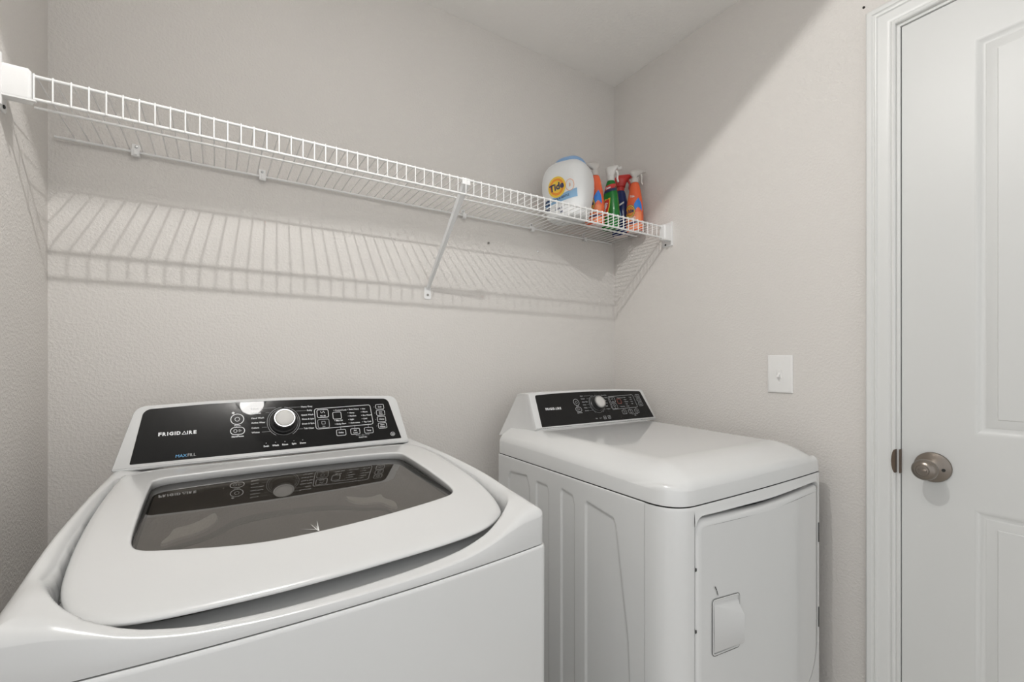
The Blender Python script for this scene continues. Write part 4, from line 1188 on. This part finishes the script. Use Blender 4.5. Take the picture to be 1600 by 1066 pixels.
def band(mb, surf, u0, u1, zf0, zf1, n, k=14):
    a = [surf(u0 + (u1-u0)*i/k, zf0(u0 + (u1-u0)*i/k), n) for i in range(k+1)]; b = [surf(u0 + (u1-u0)*i/k, zf1(u0 + (u1-u0)*i/k), n) for i in range(k+1)]
    mid = [surf(u0 + (u1-u0)*i/k, 0.5*(zf0(u0 + (u1-u0)*i/k) + zf1(u0 + (u1-u0)*i/k)), n) for i in range(k+1)]
    mb.rings([a, mid, b], closed=False)
lab = MB(); band(lab, tsurf, -0.070, 0.068, lambda u: 0.052 + 0.16*u, lambda u: 0.076 + 0.24*u, 0.0006)
o = build('blue_band', lab, M['lblue'], tub, smooth=40, recalc=False)
LU, LZ = -0.012, 0.106
for nm, rx, m, n in (('logo_ring', 0.0375, 'yellow', 0.0009), ('logo_ring', 0.0300, 'orangeink', 0.0013), ('logo_ring', 0.0222, 'yellow', 0.0017)):
    q = MB(); surf_poly(q, tsurf, ell(LU, LZ, rx, rx*1.02), n); build(nm, q, M[m], tub, smooth=60, recalc=False)
q = MB(); surf_text(q, tsurf, LU + 0.001, LZ - 0.011, 'Tide', 0.034, 0.0024, 0.0012, 0.12, 0.20); build('logo_lettering', q, M['navy'], tub, smooth=0, recalc=False)
q = MB()
for i, pts in enumerate([ell(0.042, 0.105, 0.017, 0.021)]):
    o_ = pts; i_ = ell(0.042, 0.105, 0.0155, 0.0195)
    q.rings([[tsurf(*p, 0.0010) for p in o_], [tsurf(*p, 0.0010) for p in i_]], True)
surf_text(q, tsurf, 0.042, 0.099, '3', 0.018, 0.0010)
build('emblem_outline', q, M['orangeink'], tub, smooth=0, recalc=False)
q = MB()
surf_text(q, tsurf, 0.006, 0.0625, 'FREE & GENTLE', 0.0095, 0.0012, 0.0002, 0.0, 0.18)
surf_text(q, tsurf, -0.058, 0.046, '42', 0.026, 0.0012, 0.0012, 0.0, 0.1)
surf_text(q, tsurf, -0.058, 0.028, 'PACS', 0.014, 0.0012, 0.0006, 0.0, 0.05)
surf_text(q, tsurf, -0.008, 0.026, '3 IN 1', 0.013, 0.0012, 0.0004, 0.0, 0.1)
surf_text(q, tsurf, 0.004, 0.013, 'HE', 0.011, 0.0012, 0.0004, 0.0, 0.05)
build('label_lettering', q, M['navy'], tub, smooth=0, recalc=False)

# --- spray bottles
def spray(name, x, y, rz, label, cat, h, wid, dep, prof, body_m, trig, head_rot, group=None, hs=1.0):
    b = thing(name, (x, y, ZB), label, cat, group)
    b.rotation_euler = (0, 0, rz)
    mb = MB(); rs = []
    for z, r, e in prof:
        rs.append([(*superell(r*wid, max(r*dep, min(r*wid, 0.0125)) if r*wid > 0.013 else r*wid, e, k, 36), z*h) for k in range(36)])
    mb.rings(rs, True, True, True)
    build('bottle_body', mb, body_m, b, smooth=50)
    if body_m is not M['green']:
        mb = MB(); mb.rings([[(*superell(wid*0.84, dep*0.84, 3.0, k, 36), z) for k in range(36)] for z in (-0.0014, 0.0012)], True, True, True)
        build('bottle_base', mb, M['palebase'], b, smooth=30)
    def surf(u, z, n=0.0006):
        t = z / h
        r = table([(p[0], p[1]) for p in prof], t); a, bb = r*wid, max(r*dep, min(r*wid, 0.0125)) if r*wid > 0.013 else r*wid
        ee = table([(p[0], p[2]) for p in prof], t)
        xx = max(-a*0.998, min(a*0.998, u)); yy = -bb*(1 - abs(xx/a)**ee)**(1/ee)
        nx = math.copysign(abs(xx/a)**(ee-1)/a, xx); ny = -(abs(yy/bb)**(ee-1))/bb; L = math.hypot(nx, ny) or 1
        return (xx + nx/L*n, yy + ny/L*n, z)
    # trigger head
    hm, kind = trig
    z0 = h
    c, s = math.cos(head_rot), math.sin(head_rot)
    def hpnt(f, w, z):
        z = z0 + (z - z0)*(1 + (hs - 1)*0.4); f *= hs; w *= hs
        return (f*c - w*s, f*s + w*c, z)      # f forward along the nozzle, w sideways
    mb = MB()
    mb.lathe([(0.0001, z0 - 0.006), (0.0150, z0 - 0.006), (0.0155, z0 + 0.010), (0.0142, z0 + 0.013), (0.0001, z0 + 0.013)], 24)
    build('trigger_collar', mb, hm, b, smooth=40)
    if kind == 'shroud':
        sec = [(0.010, -0.014, 0.014, 0.0135), (0.020, -0.0155, 0.0155, 0.0145), (0.032, -0.0185, 0.021, 0.0150), (0.042, -0.0190, 0.030, 0.0145), (0.049, -0.0150, 0.033, 0.0115), (0.053, -0.008, 0.028, 0.006)]
    else:
        sec = [(0.010, -0.009, 0.009, 0.0090), (0.020, -0.010, 0.010, 0.0095), (0.029, -0.018, 0.026, 0.0100), (0.037, -0.020, 0.036, 0.0100), (0.044, -0.016, 0.034, 0.0085), (0.048, -0.008, 0.020, 0.005)]
    rs = []
    for dz, f0, f1, w in sec:
        m_, a_ = (f0+f1)/2, (f1-f0)/2
        rs.append([hpnt(m_ + sx, sy, z0 + dz) for sx, sy in (superell(a_, w, 2.8, k, 28) for k in range(28))])
    mb = MB(); mb.rings(rs, True, True, True)
    hd = build('trigger_head', mb, hm, b, smooth=55)
    mb = MB(); mb.tube([hpnt(0.030, 0, z0 + 0.040), hpnt(0.0435, 0, z0 + 0.040)], [0.0070, 0.0062], 14)
    build('nozzle', mb, hm, hd, smooth=40)
    mb = MB(); mb.tube([hpnt(0.022, 0, z0 + 0.032), hpnt(0.028, 0, z0 + 0.018), hpnt(0.026, 0, z0 + 0.002), hpnt(0.030, 0, z0 - 0.014)], [0.0050, 0.0046, 0.0042, 0.0036], 10)
    build('trigger_lever', mb, hm, hd, smooth=50)
    return b, surf
PROF = [(0.0, 0.86, 3.0), (0.012, 0.95, 3.2), (0.04, 1.0, 3.2), (0.30, 1.0, 3.0), (0.42, 0.985, 2.9), (0.55, 0.93, 2.7), (0.68, 0.83, 2.5), (0.80, 0.70, 2.3), (0.90, 0.58, 2.1), (0.955, 0.48, 2.0), (0.975, 0.38, 2.0), (1.0, 0.36, 2.0)]
def orange_label(b, surf, h):
    q = MB(); band(q, surf, -0.030, 0.030, lambda u: 0.038, lambda u: 0.074, 0.0005); build('lower_band', q, M['lorange'], b, smooth=40, recalc=False)
    q = MB(); band(q, surf, -0.030, 0.032, lambda u: 0.029, lambda u: 0.036, 0.0005); build('base_band', q, M['navy'], b, smooth=40, recalc=False)
    q = MB(); band(q, surf, -0.030, 0.032, lambda u: 0.006, lambda u: 0.0275, 0.0005); build('foot_band', q, M['lorange'], b, smooth=40, recalc=False)
    q = MB(); surf_poly(q, surf, [(0.004, 0.078), (0.031, 0.078), (0.030, 0.098), (0.027, 0.114), (0.018, 0.133), (0.010, 0.121), (0.002, 0.108)], 0.0005); build('blue_patch', q, M['cyan'], b, smooth=40, recalc=False)
    for rr, m, n in ((0.0270, 'navy', 0.0008), (0.0252, 'yellow', 0.0010), (0.0205, 'navy', 0.0013), (0.0190, 'orangeink', 0.0016)):
        q = MB(); surf_poly(q, surf, ell(-0.014, 0.080, rr*0.78, rr), n); build('logo_ring', q, M[m], b, smooth=40, recalc=False)
    q = MB(); surf_text(q, surf, -0.014, 0.073, 'Tide', 0.021, 0.0022, 0.0008, 0.1, 0.15, sx=0.85); build('logo_lettering', q, M['navy'], b, smooth=0, recalc=False)
    q = MB(); surf_text(q, surf, -0.004, 0.046, 'OXI', 0.014, 0.0010, 0.0004); surf_text(q, surf, -0.006, 0.136, 'Tide', 0.013, 0.0010, 0.0004, 0.0, 0.0, 'CENTER', 0.8); build('label_lettering', q, M['ink'], b, smooth=0, recalc=False)
face_cam = lambda x, y, off=0.0: math.atan2(x, -y) + math.pi + off if False else math.atan2(-x, y) + off
OX = (1.243, 1.348)
b1, s1 = spray('spray_bottle', OX[0], OX[1], face_cam(*OX, math.radians(-14)), 'orange spray bottle with a pale trigger, standing right against the detergent tub', 'spray bottle', 0.200, 0.0365, 0.0235, PROF, M['orange'], (M['paletrigger'], 'slim'), math.radians(200), 'spray bottles on the wire shelf')
orange_label(b1, s1, 0.200)
OX = (1.437, 1.322)
b2_, s2 = spray('spray_bottle', OX[0], OX[1], face_cam(*OX, math.radians(-14)), 'orange spray bottle with a pale trigger, last in the row against the right wall', 'spray bottle', 0.205, 0.0335, 0.0230, PROF, M['orange'], (M['paletrigger'], 'slim'), math.radians(20), 'spray bottles on the wire shelf')
orange_label(b2_, s2, 0.205)
OX = (1.332, 1.352)
b3, s3 = spray('spray_bottle', OX[0], OX[1], face_cam(*OX, math.radians(-20)), 'green spray bottle with a white trigger between two orange bottles', 'spray bottle', 0.200, 0.0345, 0.0240, PROF, M['green'], (M['trigger'], 'shroud'), math.radians(5), 'spray bottles on the wire shelf')
q = MB(); band(q, s3, -0.0225, 0.0225, lambda u: 0.158 + 0.2*u, lambda u: 0.176 + 0.2*u, 0.0006); build('red_neck_band', q, M['red'], b3, smooth=40, recalc=False)
q = MB(); band(q, s3, -0.0255, 0.0255, lambda u: 0.146 + 0.2*u, lambda u: 0.158 + 0.2*u, 0.0006); build('navy_neck_band', q, M['navy'], b3, smooth=40, recalc=False)
q = MB(); surf_poly(q, s3, [(-0.030, 0.050), (-0.006, 0.046), (0.004, 0.085), (0.006, 0.122), (-0.016, 0.118), (-0.030, 0.100)], 0.0006); build('label_border', q, M['yellow'], b3, smooth=40, recalc=False)
q = MB(); surf_poly(q, s3, [(-0.029, 0.054), (-0.009, 0.050), (0.000, 0.085), (0.002, 0.117), (-0.016, 0.113), (-0.029, 0.097)], 0.0010); build('label_patch', q, M['red'], b3, smooth=40, recalc=False)
q = MB(); surf_text(q, s3, -0.010, 0.082, 'Gain', 0.022, 0.0015, 0.0008, 0.0, 1.25, 'CENTER'); surf_text(q, s3, -0.004, 0.160, 'Gain', 0.011, 0.0015, 0.0005, 0.0, 0.2); build('label_lettering', q, M['ink'], b3, smooth=0, recalc=False)
OX = (1.437, 1.400)
b4, s4 = spray('spray_bottle', OX[0], OX[1], face_cam(*OX, math.radians(-14)), 'dark blue spray bottle with a red trigger, half hidden behind the green bottle', 'spray bottle', 0.196, 0.0350, 0.0240, PROF, M['dblue'], (M['red'], 'shroud'), math.radians(12), 'spray bottles on the wire shelf', 1.35)
q = MB(); surf_poly(q, s4, [(-0.020, 0.060), (0.004, 0.056), (0.008, 0.085), (0.0, 0.112), (-0.014, 0.108)], 0.0006); build('blue_patch', q, M['lblue'], b4, smooth=40, recalc=False)
q = MB(); band(q, s4, -0.012, 0.018, lambda u: 0.122 + 0.6*u, lambda u: 0.130 + 0.6*u, 0.0006); build('white_stripe', q, M['ink'], b4, smooth=40, recalc=False)
